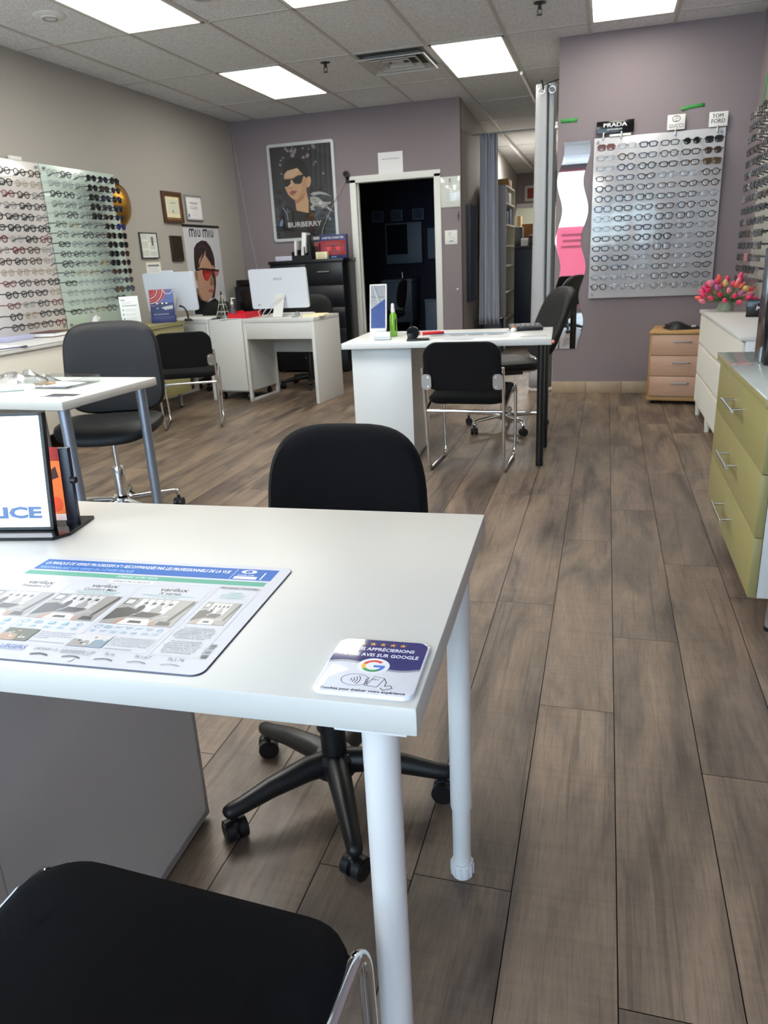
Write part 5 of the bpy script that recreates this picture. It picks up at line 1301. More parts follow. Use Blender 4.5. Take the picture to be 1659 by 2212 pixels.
# ------------------------------------------------------------------ things on the silver-legged desk
z3 = Z3
t = thing('acrylic_tray', 'clear acrylic tray holding papers on the desk with silver legs', 'tray', (-2.275, 2.735, z3), math.radians(-4))
g = M(CLEAR); a, b, h = .135, .105, .035
g.span((-a, -b, .0004), (a, b, .003)); 
for s in (-1, 1): g.span((s * a, -b, .003), (s * (a - .003), b, h)); g.span((-a + .003, s * b, .003), (a - .003, s * (b - .003), h))
g.build('tray_box', t)
M(PAPER).prism([(-.10, -.08), (.09, -.07), (.10, .05), (-.08, .07)], .0032, .006).build('folded_paper', t)
M(mat('kraft_paper', (184, 148, 112), .8)).prism([(-.115, -.03), (-.04, -.05), (-.02, .0), (-.10, .03)], .0064, .014).build('kraft_card', t)
M(mat('lilac_card', (190, 190, 206), .5)).prism([(.0, -.085), (.11, -.075), (.10, -.03), (.0, -.03)], .0064, .009).build('lilac_card', t)
rp = random.Random(9)
g = M(CLEARF); P = []
for i in range(15):
    row = []
    for j in range(13):
        u, v = i / 14 - .5, j / 12 - .5; e = max(0, 1 - (2 * abs(u)) ** 3) * max(0, 1 - (2 * abs(v)) ** 3)
        row.append((u * .30, v * .22, .003 + e * (.03 + .035 * rp.random()) + .008 * rp.random() * e))
    P.append(row)
g.grid(P); o = g.build('plastic_bag', None, (-2.46, 2.70, z3), (0, 0, .4), sharp=20); single(o, 'crumpled clear plastic bag lying beside the acrylic tray', 'plastic bag')
t = thing('leaflet', 'dark printed leaflet at the corner of the desk with silver legs', 'leaflet', (-2.085, 2.475, z3), math.radians(-3))
g = M(PAPER).prism(rrect(.19, .09, .002, 2), .0004, .0016).mt(P_CHAR).prism([(-.05, -.01), (.092, -.01), (.092, .042), (-.05, .042)], .0016, .0019).mt(P_GREY).prism([(-.07, -.035), (.05, -.035), (.05, -.012), (-.07, -.012)], .0016, .0019); g.build('sheet', t)
single(M(mat('teal_grey_folder', (120, 140, 140), .4)).prism([(-.12, -.05), (.16, .06), (.10, .12), (-.18, .02)], .0005, .004).build('folder', None, (-2.50, 2.53, z3)), 'grey-green folder under the plastic bag at the edge of the view', 'folder')
single(M(BLACKP).lathe([(0, 0), (.028, 0), (.03, .02), (.026, .075), (0, .08)], seg=24).build('pen_cup', None, (-2.78, 2.87, z3)), 'black cup cut by the picture edge behind the plastic bag', 'cup')

# ------------------------------------------------------------------ things on the white desk group
def monitor(label, loc, rz, w, h, zb, logo, bump):
    t = thing('computer_monitor', label, 'monitor', loc, rz); dz = zb
    MB_ = mat('monitor_white', (214, 220, 232), .3)
    b = M(MB_).prism(rrect(w, h, .018, 5), -.012, .014, lambda x, y, q: (x, -q, y)); 
    ob = b.build('shell', t, (0, 0, dz + h / 2), (math.radians(5), 0, 0))
    M(BLACKG).prism(rrect(w - .01, h - .01, .012, 4), -.0145, -.0122, lambda x, y, q: (x, -q, y)).build('screen', ob)
    if logo:
        g = G(.0002, .0143, INKG); g.text('ASUS', .0, .075, .020, mat('logo_grey', (140, 144, 152), .3, .5), w=.085, bold=.0008); g.rect(-w / 2 + .055, -h / 2 + .03, -w / 2 + .085, -h / 2 + .038, INKG)
        for k in range(4): g.rect(-.02 + .022 * k, -.098, -.008 + .022 * k, -.092, INKG)
        g.build('rear_print', ob, (0, 0, 0), UP)
    if bump: M(MB_).span((-.055, -.010, h / 2 - .002), (.055, .010, h / 2 + .016), .004).build('webcam', ob)
    M(WHITE2).prism([(-.045, 0), (.045, 0), (.045, .22), (-.045, .22)], 0, .008).build('stand_leg', t, (.02, -.13, .002), (math.radians(62), 0, 0))
    M(WHITE2).span((-.11, -.02, 0), (.11, .06, .006), .002).build('stand_base', t)
    return t
m2 = monitor('white monitor seen from behind on the small desk, grey lettering on its back', (-2.83, 6.46, .75), 0, .555, .345, .072, True, False)
m1 = monitor('blank white back of a monitor standing on the olive cabinet end', (-3.735, 6.13, .765), math.radians(0), .50, .33, .085, False, True)
g = M(WPAINT)
for k in range(3): g.tube([(.03 - .01 * k, -.02, .17), (-.03 - .04 * k, -.06, .12), (-.10 - .05 * k, -.08, .03 + .01 * k), (-.16 - .02 * k, -.05, .004)], .003, 6)
single(g.build('monitor_cable', None, (-2.80, 6.42, .755)), 'tangle of white cables hanging behind the lettered monitor', 'cable')
t = thing('keyboard', 'white keyboard lying under the lettered monitor', 'keyboard', (-2.78, 6.60, .7505), math.radians(-5))
M(WHITE2).span((-.21, -.06, 0), (.21, .06, .016), .004).build('keyboard_body', t)
g = M(PAPER)
for i in range(14):
    for j in range(4): g.span((-.2 + .0287 * i, -.052 + .026 * j, .016), (-.2 + .0287 * i + .024, -.052 + .026 * j + .021, .020))
g.build('key_grid', t)
t = thing('paper_tray', 'red plastic tray beside the lettered monitor', 'tray', (-3.20, 6.47, .75), math.radians(-7))
g = M(mat('red_plastic', (206, 30, 52), .4)); a, b, h = .10, .13, .055
g.span((-a, -b, 0), (a, b, .004))
for s in (-1, 1): g.span((s * a, -b, .004), (s * (a - .004), b, h)); g.span((-a, s * b, .004), (a, s * (b - .004), h * .8))
g.build('tray_body', t)
t = thing('tower_bottle', 'clear glass bottle shaped like a tapering lattice tower', 'bottle', (-3.385, 6.40, .75))
GLS = thin('bottle_glass', (206, 208, 200), .25, .08)
g = M(GLS)
rings = []
for z, s in ((0, .052), (.02, .05), (.06, .036), (.075, .038), (.12, .022), (.13, .024), (.20, .010), (.23, .006), (.245, .003)):
    rings.append(g.ring([(s, -s, z), (s, s, z), (-s, s, z), (-s, -s, z)]))
g.skin(rings); g.build('bottle_glass', t)
g = M(mat('bottle_frost', (206, 208, 198), .4))
for s in (-1, 1):
    for q in (-1, 1): g.tube([(s * .052, q * .052, .0), (s * .036, q * .036, .06), (s * .022, q * .022, .12), (s * .008, q * .008, .21)], .0035, 6)
for z, s in ((.06, .038), (.125, .024)): g.span((-s, -s, z), (s, s, z + .005))
g.build('lattice', t)
t = thing('pump_bottle', 'clear hand gel pump bottle with white pump beside the tower bottle', 'bottle', (-3.295, 6.42, .75))
M(thin('gel_plastic', (214, 216, 218), .12, .08)).lathe([(0, .0005), (.026, .001), (.028, .006), (.028, .10), (.02, .118), (.011, .125), (0, .125)], seg=24).build('bottle_body', t)
M(mat('gel_label', (92, 94, 100), .5)).lathe([(.0283, .03), (.0283, .085)], seg=24).build('label_band', t)
M(WPAINT).lathe([(.013, .122), (.013, .142), (.005, .145), (.005, .17), (.009, .172), (.009, .18), (0, .181)], seg=18).span((-.006, -.006, .172), (.036, .006, .180), .002).build('pump', t)
for nm, lb, x, y, rz, w, h, m, th in (('document_folder', 'cream folder with papers at the end of the small white desk', -2.50, 6.43, .2, .22, .30, PAPERW, .012), ('paper_sheet', 'loose white papers beside the red tray', -3.27, 6.36, .1, .20, .14, PAPER, .002), ('paper_sheet', 'open white papers on the corner desk by the tower bottle', -3.60, 6.45, -.15, .30, .2, PAPER, .006), ('teal_folder', 'dark teal folder edge next to the tower bottle', -3.47, 6.42, .2, .05, .18, mat('dark_teal', (30, 70, 84), .5), .008)):
    single(M(m).prism(rrect(w, h, .003, 2), 0.0005, th).build(nm, None, (x, y, .75), (0, 0, rz)), lb, 'papers')
t = thing('tape_dispenser', 'silver-grey tape dispenser on the small desk in front of the cream folder', 'tape dispenser', (-2.60, 6.28, .75), .1)
M(GREYM).span((-.05, -.02, 0), (.05, .02, .008), .002).lathe([(.01, -.012), (.022, -.012), (.022, .012), (.01, .012)], (0, 0, .026), 20, axis='y').build('dispenser_body', t)
single(M(PAPER).prism(rrect(.10, .02, .002, 2), .0, .07, lambda x, y, h: (x, y, h)).build('white_router', None, (-3.95, 6.35, .75)), 'small white box behind the blank monitor', 'box')

# ------------------------------------------------------------------ things on the olive and white low cabinets
zc = .765
t = thing('price_stand', 'white bilingual-looking price card leaning on the olive cabinet', 'sign stand', (-3.86, 5.66, zc), math.radians(38))
CARDW = mat('card_white', (226, 230, 234), .4)
g = G(.0003, .002, CARDW); g.box((0, .12, 0), (.155, .24, .004), .001, m=CARDW)
g.z = .0022
g.rect(-.066, .206, -.03, .213, INKG); g.lines(-.06, .03, .192, 2, .014, .004, INKL); g.lines(-.06, .06, .16, 1, .01, .006, INKG)
for k in range(3): g.disc(-.055, .128 - .036 * k, .006, .006, P_NAVY, 12); g.lines(-.04, .06, .13 - .036 * k, 2, .011, .003, INKL)
g.disc(.055, .018, .009, .012, P_BLU, 16); g.build('card', t, (0, 0, .003), (PI / 2 - math.radians(10), 0, 0))
M(CARDW).prism([(-.03, 0), (.03, 0), (.03, .2), (-.03, .2)], 0, .003).build('easel_back', t, (0, .085, .001), (math.radians(105), 0, 0))
t = thing('display_box', 'blue and red sunglasses advertising display on the olive cabinet', 'display stand', (-3.70, 5.90, zc), math.radians(22))
dw, dh = .205, .235
M(P_NAVY).span((-dw / 2, -.02, .0), (dw / 2, .05, .055), .002).build('tray_base', t)
g = G(.0003, .004, P_NAVY); g.box((0, dh / 2, 0), (dw, dh, .008), .001, m=P_NAVY); g.z = .0042
g.rect(-dw / 2, .12, dw / 2, dh, mat('print_slate_blue', (66, 84, 150), .4)); g.poly([(-dw / 2, dh), (.05, dh), (.02, .17), (-.03, .13), (-dw / 2, .12)], P_RED)
for k in range(5): g.arc(-dw / 2 + .0, dh - .0, .05 + .022 * k, .004, -88, -2, P_WHT if k % 2 else mat('print_rose', (190, 110, 120), .5), 16)
g.arc(.06, dh, .04, .004, -178, -2, P_WHT, 14); g.lines(-.08, .09, .02, 1, .01, .012, P_GREY)
for y, m in ((.115, P_WHT), (.075, P_BLU)):
    for x in (-.045, .0, .035): g.disc(x, y, .018, .012, P_BLK, 14); g.disc(x + .003, y + .003, .009, .007, m, 12)
g.poly([(.0, .085), (.09, .10), (.09, .07), (.02, .062)], P_SIL); g.build('poster_panel', t, (0, 0, .045), (PI / 2 - math.radians(8), 0, 0))
g = M(BLACKP); g.tube(fillet([(.0, .0, .13), (.05, -.01, .12), (.07, 0, .07), (.065, .01, .01), (.10, .02, .004)], .03, 5), .008, 8); g.span((.04, -.02, .0), (.09, .02, .02), .005)
single(g.build('power_cable', None, (-3.60, 6.02, zc)), 'bundle of black power cables beside the blank monitor', 'cable')
t = thing('tissue_box', 'white tissue box with a tissue pulled up, half behind the leather-look chair', 'tissue box', (-3.80, 5.10, zc), .1)
M(mat('tissue_card', (222, 222, 226), .6)).span((-.06, -.11, 0), (.06, .11, .05), .003).build('box', t)
rp = random.Random(2); P = []
for i in range(9):
    row = []
    for j in range(9):
        u, v = i / 8 - .5, j / 8 - .5; row.append((.012 * math.sin(9 * v + 3 * i / 8) + .03 * u, v * .12 * (1 - .5 * i / 8), .048 + .085 * (i / 8) * (1 - .5 * abs(v + .1)) + .006 * rp.random()))
    P.append(row)
o = M(PAPER).grid(P).build('tissue', t)
single(M(PAPER).prism(rrect(.16, .22, .004, 2), .0005, .012).build('paper_stack', None, (-3.80, 5.42, zc), (0, 0, .2)), 'white paper stack on the olive cabinet behind the leather-look chair', 'papers')
single(M(BLACKP).prism(superell(.06, .16, 2.6, 24), .0005, .014).build('black_case', None, (-3.82, 5.27, zc), (0, 0, .1)), 'flat black glasses case next to the tissue box', 'case')
zl = .77
g = M(mat('navy_cover', (44, 52, 96), .5)).prism([(-.11, -.15), (.11, -.15), (.11, .15), (-.11, .15)], .0005, .006).mt(PAPER).prism([(-.105, -.145), (.10, -.145), (.10, .13), (-.105, .13)], .006, .008)
single(g.build('navy_folder', None, (-3.745, 3.98, zl), (0, 0, -.25)), 'open navy folder with white sheets on the long white low cabinet', 'folder')
single(M(mat('lilac_binder', (170, 172, 200), .5)).span((-.05, -.13, .0005), (.05, .13, .035), .003).build('lilac_binder', None, (-4.05, 4.50, zl), (0, 0, .0)), 'lilac binder lying under the white eyeglass board', 'binder')
t = thing('book_stack', 'dark red hardcover book on the white low cabinet under the eyeglass board', 'book', (-3.98, 4.80, zl), .05)
M(mat('book_cover', (92, 62, 56), .5)).span((-.10, -.12, .0005), (.10, .12, .006)).span((-.10, -.12, .03), (.10, .12, .036)).span((-.10, -.12, .006), (-.094, .12, .03)).build('cover', t)
M(PAPER).span((-.093, -.115, .0065), (.095, .115, .0295)).build('pages', t)

# ------------------------------------------------------------------ things on the tall black dresser
zk = 1.235
t = thing('magazine_rack', 'black desk rack stuffed with white catalogues on the tall black dresser', 'file rack', (-3.27, 8.27, zk))
M(BLACKP).span((-.12, -.10, .0005), (.12, .10, .008)).span((-.12, -.10, .008), (.12, -.094, .05)).span((-.12, -.10, .008), (-.115, .10, .09)).span((.115, -.10, .008), (.12, .10, .14)).span((.03, -.10, .008), (.034, .10, .14)).span((-.05, -.10, .008), (-.046, .10, .11)).build('rack', t)
for lb, x, dy, h, rz, m in (('bundle of white catalogues standing in the black rack', .0, 0, .28, .12, PAPER), ('grey-white booklet standing at the rack edge', -.085, -.01, .20, .05, WPAINT), ('black binder standing in the rack behind the catalogues', .075, .02, .25, -.02, BLACKP)):
    g = M(m).prism(rrect(.05 if m is PAPER else .025, .15, .004, 2), .0, h); o = g.build('catalogue', None, (-3.27 + x, 8.27 + dy, zk + .0085), (.0, rz, .03)); single(o, lb, 'catalogue')
t = thing('advertising_box', 'navy box printed with red-lit sunglasses on the tall black dresser', 'display box', (-2.925, 8.29, zk), math.radians(2))
M(P_NAVY).span((-.155, -.03, .0005), (.155, .04, .25), .002).build('box', t)
g = G(.0003, .0302, P_NAVY); g.rect(-.145, .035, .145, .19, P_RED); g.disc(0, .11, .13, .07, mat('print_rose_dark', (150, 60, 70), .5)); g.poly([(-.09, .13), (-.02, .125), (-.04, .085), (-.07, .08)], P_RED2); g.poly([(.02, .125), (.09, .13), (.07, .08), (.04, .085)], P_RED2); g.line([(-.1, .13), (.1, .13)], .006, P_BLK)
g.text('LUNETTES CONNECTÉES', 0, .208, .020, P_WHT, w=.25, fat=.01); g.rect(-.03, .012, .03, .022, P_BLU); g.build('front_print', t, (0, 0, 0), UP)
t = thing('small_box', 'small cream cardboard box in front of the red-lit sunglasses box', 'box', (-3.02, 8.15, zk))
M(PAPERW).span((-.065, -.03, .0005), (.065, .03, .075), .002).build('box', t); g = G(.0003, .0302, INKG); g.arc(-.02, .05, .016, .003, 0, 360, INKG); g.arc(.02, .05, .016, .003, 0, 360, INKG); g.lines(-.045, .045, .02, 2, .01, .003, INKG, 'c'); g.build('front_print', t, (0, 0, 0), UP)
single(M(P_RED).span((-.02, -.03, .0005), (.02, .03, .17), .002).mt(P_BLK).span((-.016, -.031, .02), (.016, -.03, .14)).build('slim_box', None, (-3.105, 8.26, zk)), 'slim dark red box between the rack and the navy box', 'box')
single(M(WPAINT).lathe([(0, .17), (.018, .171), (.02, .20), (0, .201)], seg=18).mt(BLACKP).lathe([(0, .0005), (.02, .001), (.02, .17), (0, .17)], seg=18).build('white_capped_bottle', None, (-3.072, 8.33, zk)), 'dark bottle with white cap behind the slim red box', 'bottle')
single(M(mat('lilac_paper', (206, 204, 224), .6)).span((-.11, -.08, .0005), (.11, .08, .05), .002).build('paper_ream', None, (-3.49, 8.27, zk)), 'stack of lilac-white paper at the wall end of the tall black dresser', 'papers')

# ------------------------------------------------------------------ things by the right-hand cabinets
t = thing('flower_arrangement', 'bunch of pink and yellow artificial tulips behind the white dresser', 'flowers', (.80, 5.72, .748))
VA = mat('green_leaf', (76, 104, 58), .6); ST = mat('stem_green', (86, 118, 66), .6)
M(mat('glass_vase', (150, 160, 140), .2)).lathe([(0, .0005), (.05, .001), (.055, .02), (.045, .06), (.05, .075), (0, .075)], seg=24).build('vase', t)
rp = random.Random(6)
TC = [mat('tulip_pink', (226, 70, 110), .6), mat('tulip_coral', (232, 98, 84), .6), mat('tulip_yellow', (226, 196, 120), .6), mat('tulip_lilac', (190, 110, 160), .6), mat('tulip_magenta', (214, 44, 96), .6), mat('tulip_rose', (228, 130, 150), .6)]
for k in range(46):
    a = 2 * PI * k * .618; e = .25 + .75 * ((k + .5) / 46) ** .6; el = PI / 2 * (1 - e * .95)
    rr = .150 + .03 * rp.random()
    p = Vector((math.cos(a) * math.cos(el) * rr * .92, math.sin(a) * math.cos(el) * rr * .92, .045 + math.sin(el) * rr * 1.05))
    q = (p - Vector((0, 0, .02))).normalized()
    M(ST).tube([(0, 0, .05), tuple(p * .55 + Vector((0, 0, .03))), tuple(p)], .003, 5).build('stem', t)
    g = M(TC[(0, 1, 4, 5, 3, 0, 2, 4, 1, 5)[k % 10]])
    g.lathe([(0, 0), (.010, .003), (.016, .014), (.017, .026), (.012, .040), (.005, .050), (0, .052)], seg=10)
    o = g.build('tulip_head', t); o.location = p - q * .008; o.rotation_euler = q.to_track_quat('Z', 'Y').to_euler()
for k in range(14):
    a = 2 * PI * k * .618 + .3; c, s = math.cos(a), math.sin(a); g = M(VA)
    L = []; R_ = []
    for i in range(6):
        f_ = i / 5; r_ = .03 + .12 * f_; z = .06 + .075 * f_ - .05 * f_ * f_; w_ = .016 * math.sin(PI * (f_ * .9 + .08))
        L.append((c * r_ - s * w_, s * r_ + c * w_, z)); R_.append((c * r_ + s * w_, s * r_ - c * w_, z))
    g.grid([L, R_]); g.build('leaf', t)
t = thing('brand_block', 'black display block with pale lettering on the white dresser', 'sign', (.93, 5.18, .748), math.radians(-6))
M(BLACKG).span((-.085, -.02, .0005), (.085, .02, .105), .003).build('block', t)
g = G(.0003, .0203, PAPER); g.text('jelcow', .02, .048, .022, PAPER, w=.10, bold=.001); g.build('block_print', t, (0, 0, 0), UP)
t = thing('display_tower', 'tall black glossy display case with a pale side post on the olive cabinet', 'display stand', (.695, 3.06, .765), 0)
M(BLACKG).span((-.135, -.10, .0005), (.16, .10, .40), .004).build('case', t)
M(mat('pale_post', (224, 222, 200), .4)).span((-.100, .145, .0005), (-.090, .165, .20), .002).build('side_post', t)
g = G(.0003, 0, P_CH2); 
for k in range(4): g.line([(-.12, .06 + .09 * k), (.15, .03 + .09 * k)], .003, P_GREY)
g.build('case_print', t, (0, -.1004, 0), UP)
single(M(mat('royal_blue_card', (40, 62, 150), .5)).prism(rrect(.20, .09, .004, 2), .0005, .010).build('blue_booklet', None, (.68, 2.90, .765), (0, 0, -.1)), 'blue booklet on the glass counter top before the black display case', 'booklet')
t = thing('bag', 'flat black pouch lying on the beech drawer pedestal', 'bag', (.60, 6.44, .565), .2)
P = []; rp = random.Random(12)
for i in range(13):
    row = []
    for j in range(11):
        u, v = i / 12 - .5, j / 10 - .5; e = (max(0, 1 - (2 * abs(u)) ** 2.5) * max(0, 1 - (2 * abs(v)) ** 2.5)) ** .5
        row.append((u * .26, v * .22, .001 + e * (.034 + .02 * math.sin(7 * u + 3) + .008 * rp.random())))
    P.append(row)
M(BLACKP).grid(P).build('pouch', t); g = M(BLACKP); g.tube(fillet([(-.10, -.04, .03), (-.14, 0, .035), (-.10, .05, .03), (.0, .06, .04)], .03, 4), .006, 8); g.build('strap', t); M(WPAINT).box((.06, -.085, .024), (.035, .006, .012), .002).build('tag', t)

# ------------------------------------------------------------------ curtains and the hall behind
def curtain(name, label, x0, x1, y, z0, z1, n, amp, m, taper=.0, prof=None):
    t = thing(name, label, 'curtain', ((x0 + x1) / 2, y, z0)); hw = (x1 - x0) / 2
    P = []
    for i in range(22):
        f_ = i / 21; z = (z1 - z0) * f_; row = []
        w_ = hw * (1 - taper * f_)
        for k in range(n * 10 + 1):
            u = k / (n * 10); a = u * n * 2 * PI
            row.append(((2 * u - 1) * w_ + .006 * math.sin(a * .5 + f_ * 2), (amp * math.sin(a + .3 * math.sin(3 * f_)) * (1 - .25 * f_ * (1 - f_))) if not prof else prof(u, f_), z))
        P.append(row)
    g = M(m).grid(P); o = g.build('fabric', t, sharp=80); md = o.modifiers.new('s', 'SOLIDIFY'); md.thickness = .003
    return t
def drape(u, f_):
    K_ = [(0, .055), (.03, .015), (.08, -.012), (.30, -.028), (.56, -.034), (.60, -.028), (.64, .03), (.68, .036), (.74, -.012), (.90, -.016), (.95, .03), (1, .06)]
    for (a0, b0), (a1, b1) in zip(K_, K_[1:]):
        if u <= a1: return b0 + (b1 - b0) * (u - a0) / (a1 - a0) + .006 * math.sin(7 * f_ + 5 * u)
    return .06
CU1 = mat('silver_curtain_cloth', (176, 178, 182), .5, bump=(22, .6)); CU2 = mat('blue_grey_curtain_cloth', (196, 200, 212), .8)
ct = curtain('curtain', 'pale silver-grey curtain gathered against the end of the mauve display wall', -.640, -.435, 6.90, .02, 2.475, 4, .035, CU1, .18, drape)
for x in (-.02, .06):
    M(STEEL).tube([(x + .024 * math.cos(2 * PI * i / 16), -.052, 2.40 + .024 * math.sin(2 * PI * i / 16)) for i in range(16)], .006, 6, closed=True).build('grommet', ct)
M(BLACKP).tube([(-.03, -.06, 2.455 + .02), (-.015, -.06, 2.44), (-.012, -.056, 2.405)], .009, 6).build('hanging_cord', ct)
M(BLACKP).tube([(-.012, -.05, 2.44), (.12, -.02, 2.475)], .005, 6).build('tie_cord', ct)
ct = curtain('curtain', 'long blue-grey curtain in folds at the mouth of the hall', -1.50, -1.245, 9.5, .37, 2.51, 5, .03, CU2, .16)
g = M(GREYM).cyl((-1.56, 9.5, 2.515), (-.43, 9.5, 2.515), .009, 12); single(g.build('curtain_rail'), 'slim metal curtain rod across the hall', 'curtain rod')
t = thing('bench', 'dark bench under the blue-grey curtain in the hall', 'bench', (-1.38, 9.72, 0))
M(BLACKW).span((-.15, -.12, .40), (.15, .12, .43), .003).build('seat', t)
for x in (-.13, .13): M(BLACKW).span((x - .015, -.1, 0), (x + .015, .1, .40)).build('leg', t)
t = thing('wall_cabinet', 'dark navy panel on the wall behind the blue-grey curtain', 'panel', (-1.53, 9.14, .68)); M(mat('navy_panel', (40, 46, 66), .6)).span((-.03, -.20, 0), (.03, .20, 1.06), .003).build('panel_board', t)
# bookcase
t = thing('bookcase', 'tall narrow white bookcase past the blue-grey curtain in the hall', 'bookcase', (-1.40, 10.47, 0))
BK = mat('bookcase_cream', (216, 212, 196), .5)
g = M(mat('bookcase_end', (176, 178, 190), .5)); g.span((-.14, -.47, 0), (.17, -.45, 2.0)); g.build('end_panel', t)
M(BK).span((-.14, .45, 0), (.17, .47, 2.0)).build('end_panel', t)
M(BK).span((-.14, -.45, 0), (-.13, .45, 2.0)).build('back_panel', t)
for z in (.04, .37, .70, 1.03, 1.28, 1.53, 1.78, 1.98): M(BK).span((-.13, -.45, z), (.17, .45, z + .02)).build('shelf', t)
for lb, x, y, z, d, m in (('brown carton lying on top of the white bookcase', .02, .1, 2.0005, (.26, .40, .10), mat('kraft_carton', (176, 138, 92), .8)), ('dark carton on the bookcase end, top shelf', .03, -.28, 1.8005, (.24, .30, .16), mat('dark_carton', (90, 72, 66), .7)), ('white bag on the second bookcase shelf', .05, .1, 1.8005, (.2, .26, .14), PAPER), ('blue folder box on the bookcase shelf', .04, .18, 1.5505, (.22, .2, .2), mat('folder_blue', (90, 116, 160), .6)), ('green box on the bookcase shelf', .04, -.15, 1.5505, (.22, .2, .16), mat('box_green', (96, 116, 80), .6)), ('small brown box on the lowest bookcase shelf', .05, -.2, .3905, (.2, .25, .16), mat('kraft_carton', (176, 138, 92)))):
    single(M(m).box((0, 0, d[2] / 2), d, .004).build('storage_box', None, (-1.40 + x, 10.47 + y, z)), lb, 'box')
t = thing('navy_counter', 'dark navy counter standing in the hall by the silver-grey curtain', 'counter', (-.86, 11.29, 0))
NVB = mat('navy_board', (34, 40, 58), .5); M(NVB).span((-.42, -.30, 0), (.42, .30, 1.25), .003).build('body', t); M(NVB).span((-.43, -.32, 1.25), (.43, .32, 1.28), .003).build('top', t)
for nm, lb, x, y, z, d, m in (('printer', 'black office printer on the navy counter', -.92, 11.25, 1.2805, (.26, .3, .14), BLACKP), ('speaker_box', 'black upright box on the navy counter by the bookcase', -1.21, 11.3, 1.2805, (.12, .2, .26), BLACKW), ('paper_tub', 'white tub on the navy counter', -1.10, 11.02, 1.2805, (.09, .09, .10), PAPER)):
    single(M(m).box((0, 0, d[2] / 2), d, .008).build(nm, None, (x, y, z)), lb, nm.split('_')[-1])
# far store room beyond the hall
structure(M(mat('store_wall', (150, 142, 128), .8)).span((-2.9, YH + 2.6, 0), (-.2, YH + 2.7, 2.7)).build('wall_store_back'))
structure(M(mat('store_wall', (150, 142, 128))).span((-3.0, YH + .1, 0), (-2.9, YH + 2.7, 2.7)).build('wall_store_left'))
structure(M(mat('store_wall', (150, 142, 128))).span((-.3, YH, 0), (-.2, YH + 2.7, 2.7)).build('wall_store_right'))
t = thing('work_table', 'dark work table in the far store room', 'table', (-1.26, 17.8, 0)); M(BLACKW).span((-.5, -.4, .80), (.5, .4, .84)).build('table_top', t)
for x in (-.45, .45):
    for y in (-.35, .35): M(BLACKW).span((x - .03, y - .03, 0), (x + .03, y + .03, .80)).build('leg', t)
KC = mat('kraft_carton', (176, 138, 92)); KC2 = mat('kraft_carton_dark', (128, 92, 60), .8)
for lb, x, y, z, d, m in (('tall narrow brown carton in the store room doorway', -1.93, 17.4, .8405 - .84, (.24, .3, 1.95), KC), ('wide brown carton on the store room table', -1.60, 17.75, .8405, (.42, .5, .95), KC2), ('white paper pad on the store room table', -1.27, 17.45, .8405, (.2, .12, .85), PAPER), ('green bag on the store room table', -1.72, 17.38, .8405, (.10, .1, .5), mat('bag_green', (120, 160, 80), .6))):
    single(M(m).box((0, 0, d[2] / 2), d, .01).build('carton', None, (x, y, z)), lb, 'box')
t = thing('framed_picture', 'small white-framed red picture on the far wall of the hall', 'picture', (-1.50, YH, 2.36)); 
M(WPAINT).box((0, -.012, 0), (.40, .024, .30), .004).build('frame', t); g = G(.0003, .0245, P_RED); g.rect(-.15, -.10, .15, .10, mat('brick_red', (150, 62, 46), .6)); 
for k in range(6): g.line([(-.12 + .048 * k, -.08), (-.12 + .048 * k, .08)], .008, P_RED)
g.build('print', t, (0, 0, 0), UP)
# washroom furniture in the dark
NW = mat('vanity_grey', (112, 128, 150), .5)
t = thing('vanity_cabinet', 'washroom vanity cabinet with basin in the dark room', 'vanity', (-2.88, 11.0, 0))
M(NW).span((-.21, -.22, .32), (.21, .28, .88), .004).build('cabinet_body', t); M(NW).span((-.23, -.25, .88), (.23, .29, .92), .006).build('basin_top', t)
for x in (-.17, .17): M(NW).cyl((x, -.15, 0), (x, -.15, .32), .02, 12).build('leg', t)
g = M(CHROME).cyl((0, .1, .92), (0, .1, 1.02), .012, 12).tube(fillet([(0, .1, 1.01), (0, .06, 1.05), (0, -.02, 1.03)], .03, 4), .009, 8); g.build('faucet', t)
t = thing('mirror_cabinet', 'washroom mirror cabinet above the dark vanity', 'mirror cabinet', (-2.86, 11.3, 1.13)); M(NW).span((-.27, -.14, 0), (.27, 0, .56), .003).build('cabinet_body', t); M(mat('dark_mirror', (60, 66, 80), .08, .6)).span((-.25, -.146, .13), (.06, -.141, .54)).build('mirror_door', t); M(NW).span((.06, -.15, .25), (.26, -.14, .27)).build('shelf', t)
for i, x in enumerate((-3.27, -2.98, -2.66)):
    t = thing('framed_picture', 'small dark framed picture on the washroom wall, %s from the vanity side' % ('third', 'second', 'first')[i], 'picture', (x, 11.3, 1.80)); M(NW).box((0, -.01, 0), (.17, .02, .15), .002).build('frame', t); M(mat('dim_print', (70, 80, 104), .6)).box((0, -.0205, 0), (.14, .001, .12)).build('print', t)
t = thing('wall_heater', 'pale wall panel in the dark room beside the mirror cabinet', 'panel', (-2.50, 11.3, 1.18)); M(NW).span((-.02, -.06, 0), (.32, 0, .42), .004).build('panel_body', t)
t = thing('laundry_bin', 'tall pale bin in the dark room beside the vanity', 'bin', (-2.36, 10.9, 0)); M(NW).span((-.12, -.12, .0), (.16, .14, .60), .01).build('bin_body', t); M(NW).span((-.13, -.13, .60), (.17, .15, .63), .006).build('lid', t)
swivel_chair('stool', 'dark swivel stool standing in the unlit room behind the doorway', (-2.80, 9.9, 0), PI / 2, 0, BLACKF, BLACKP, seat_z=.50, back=(.36, .36, .58), back_y=-.2, rad=.24)

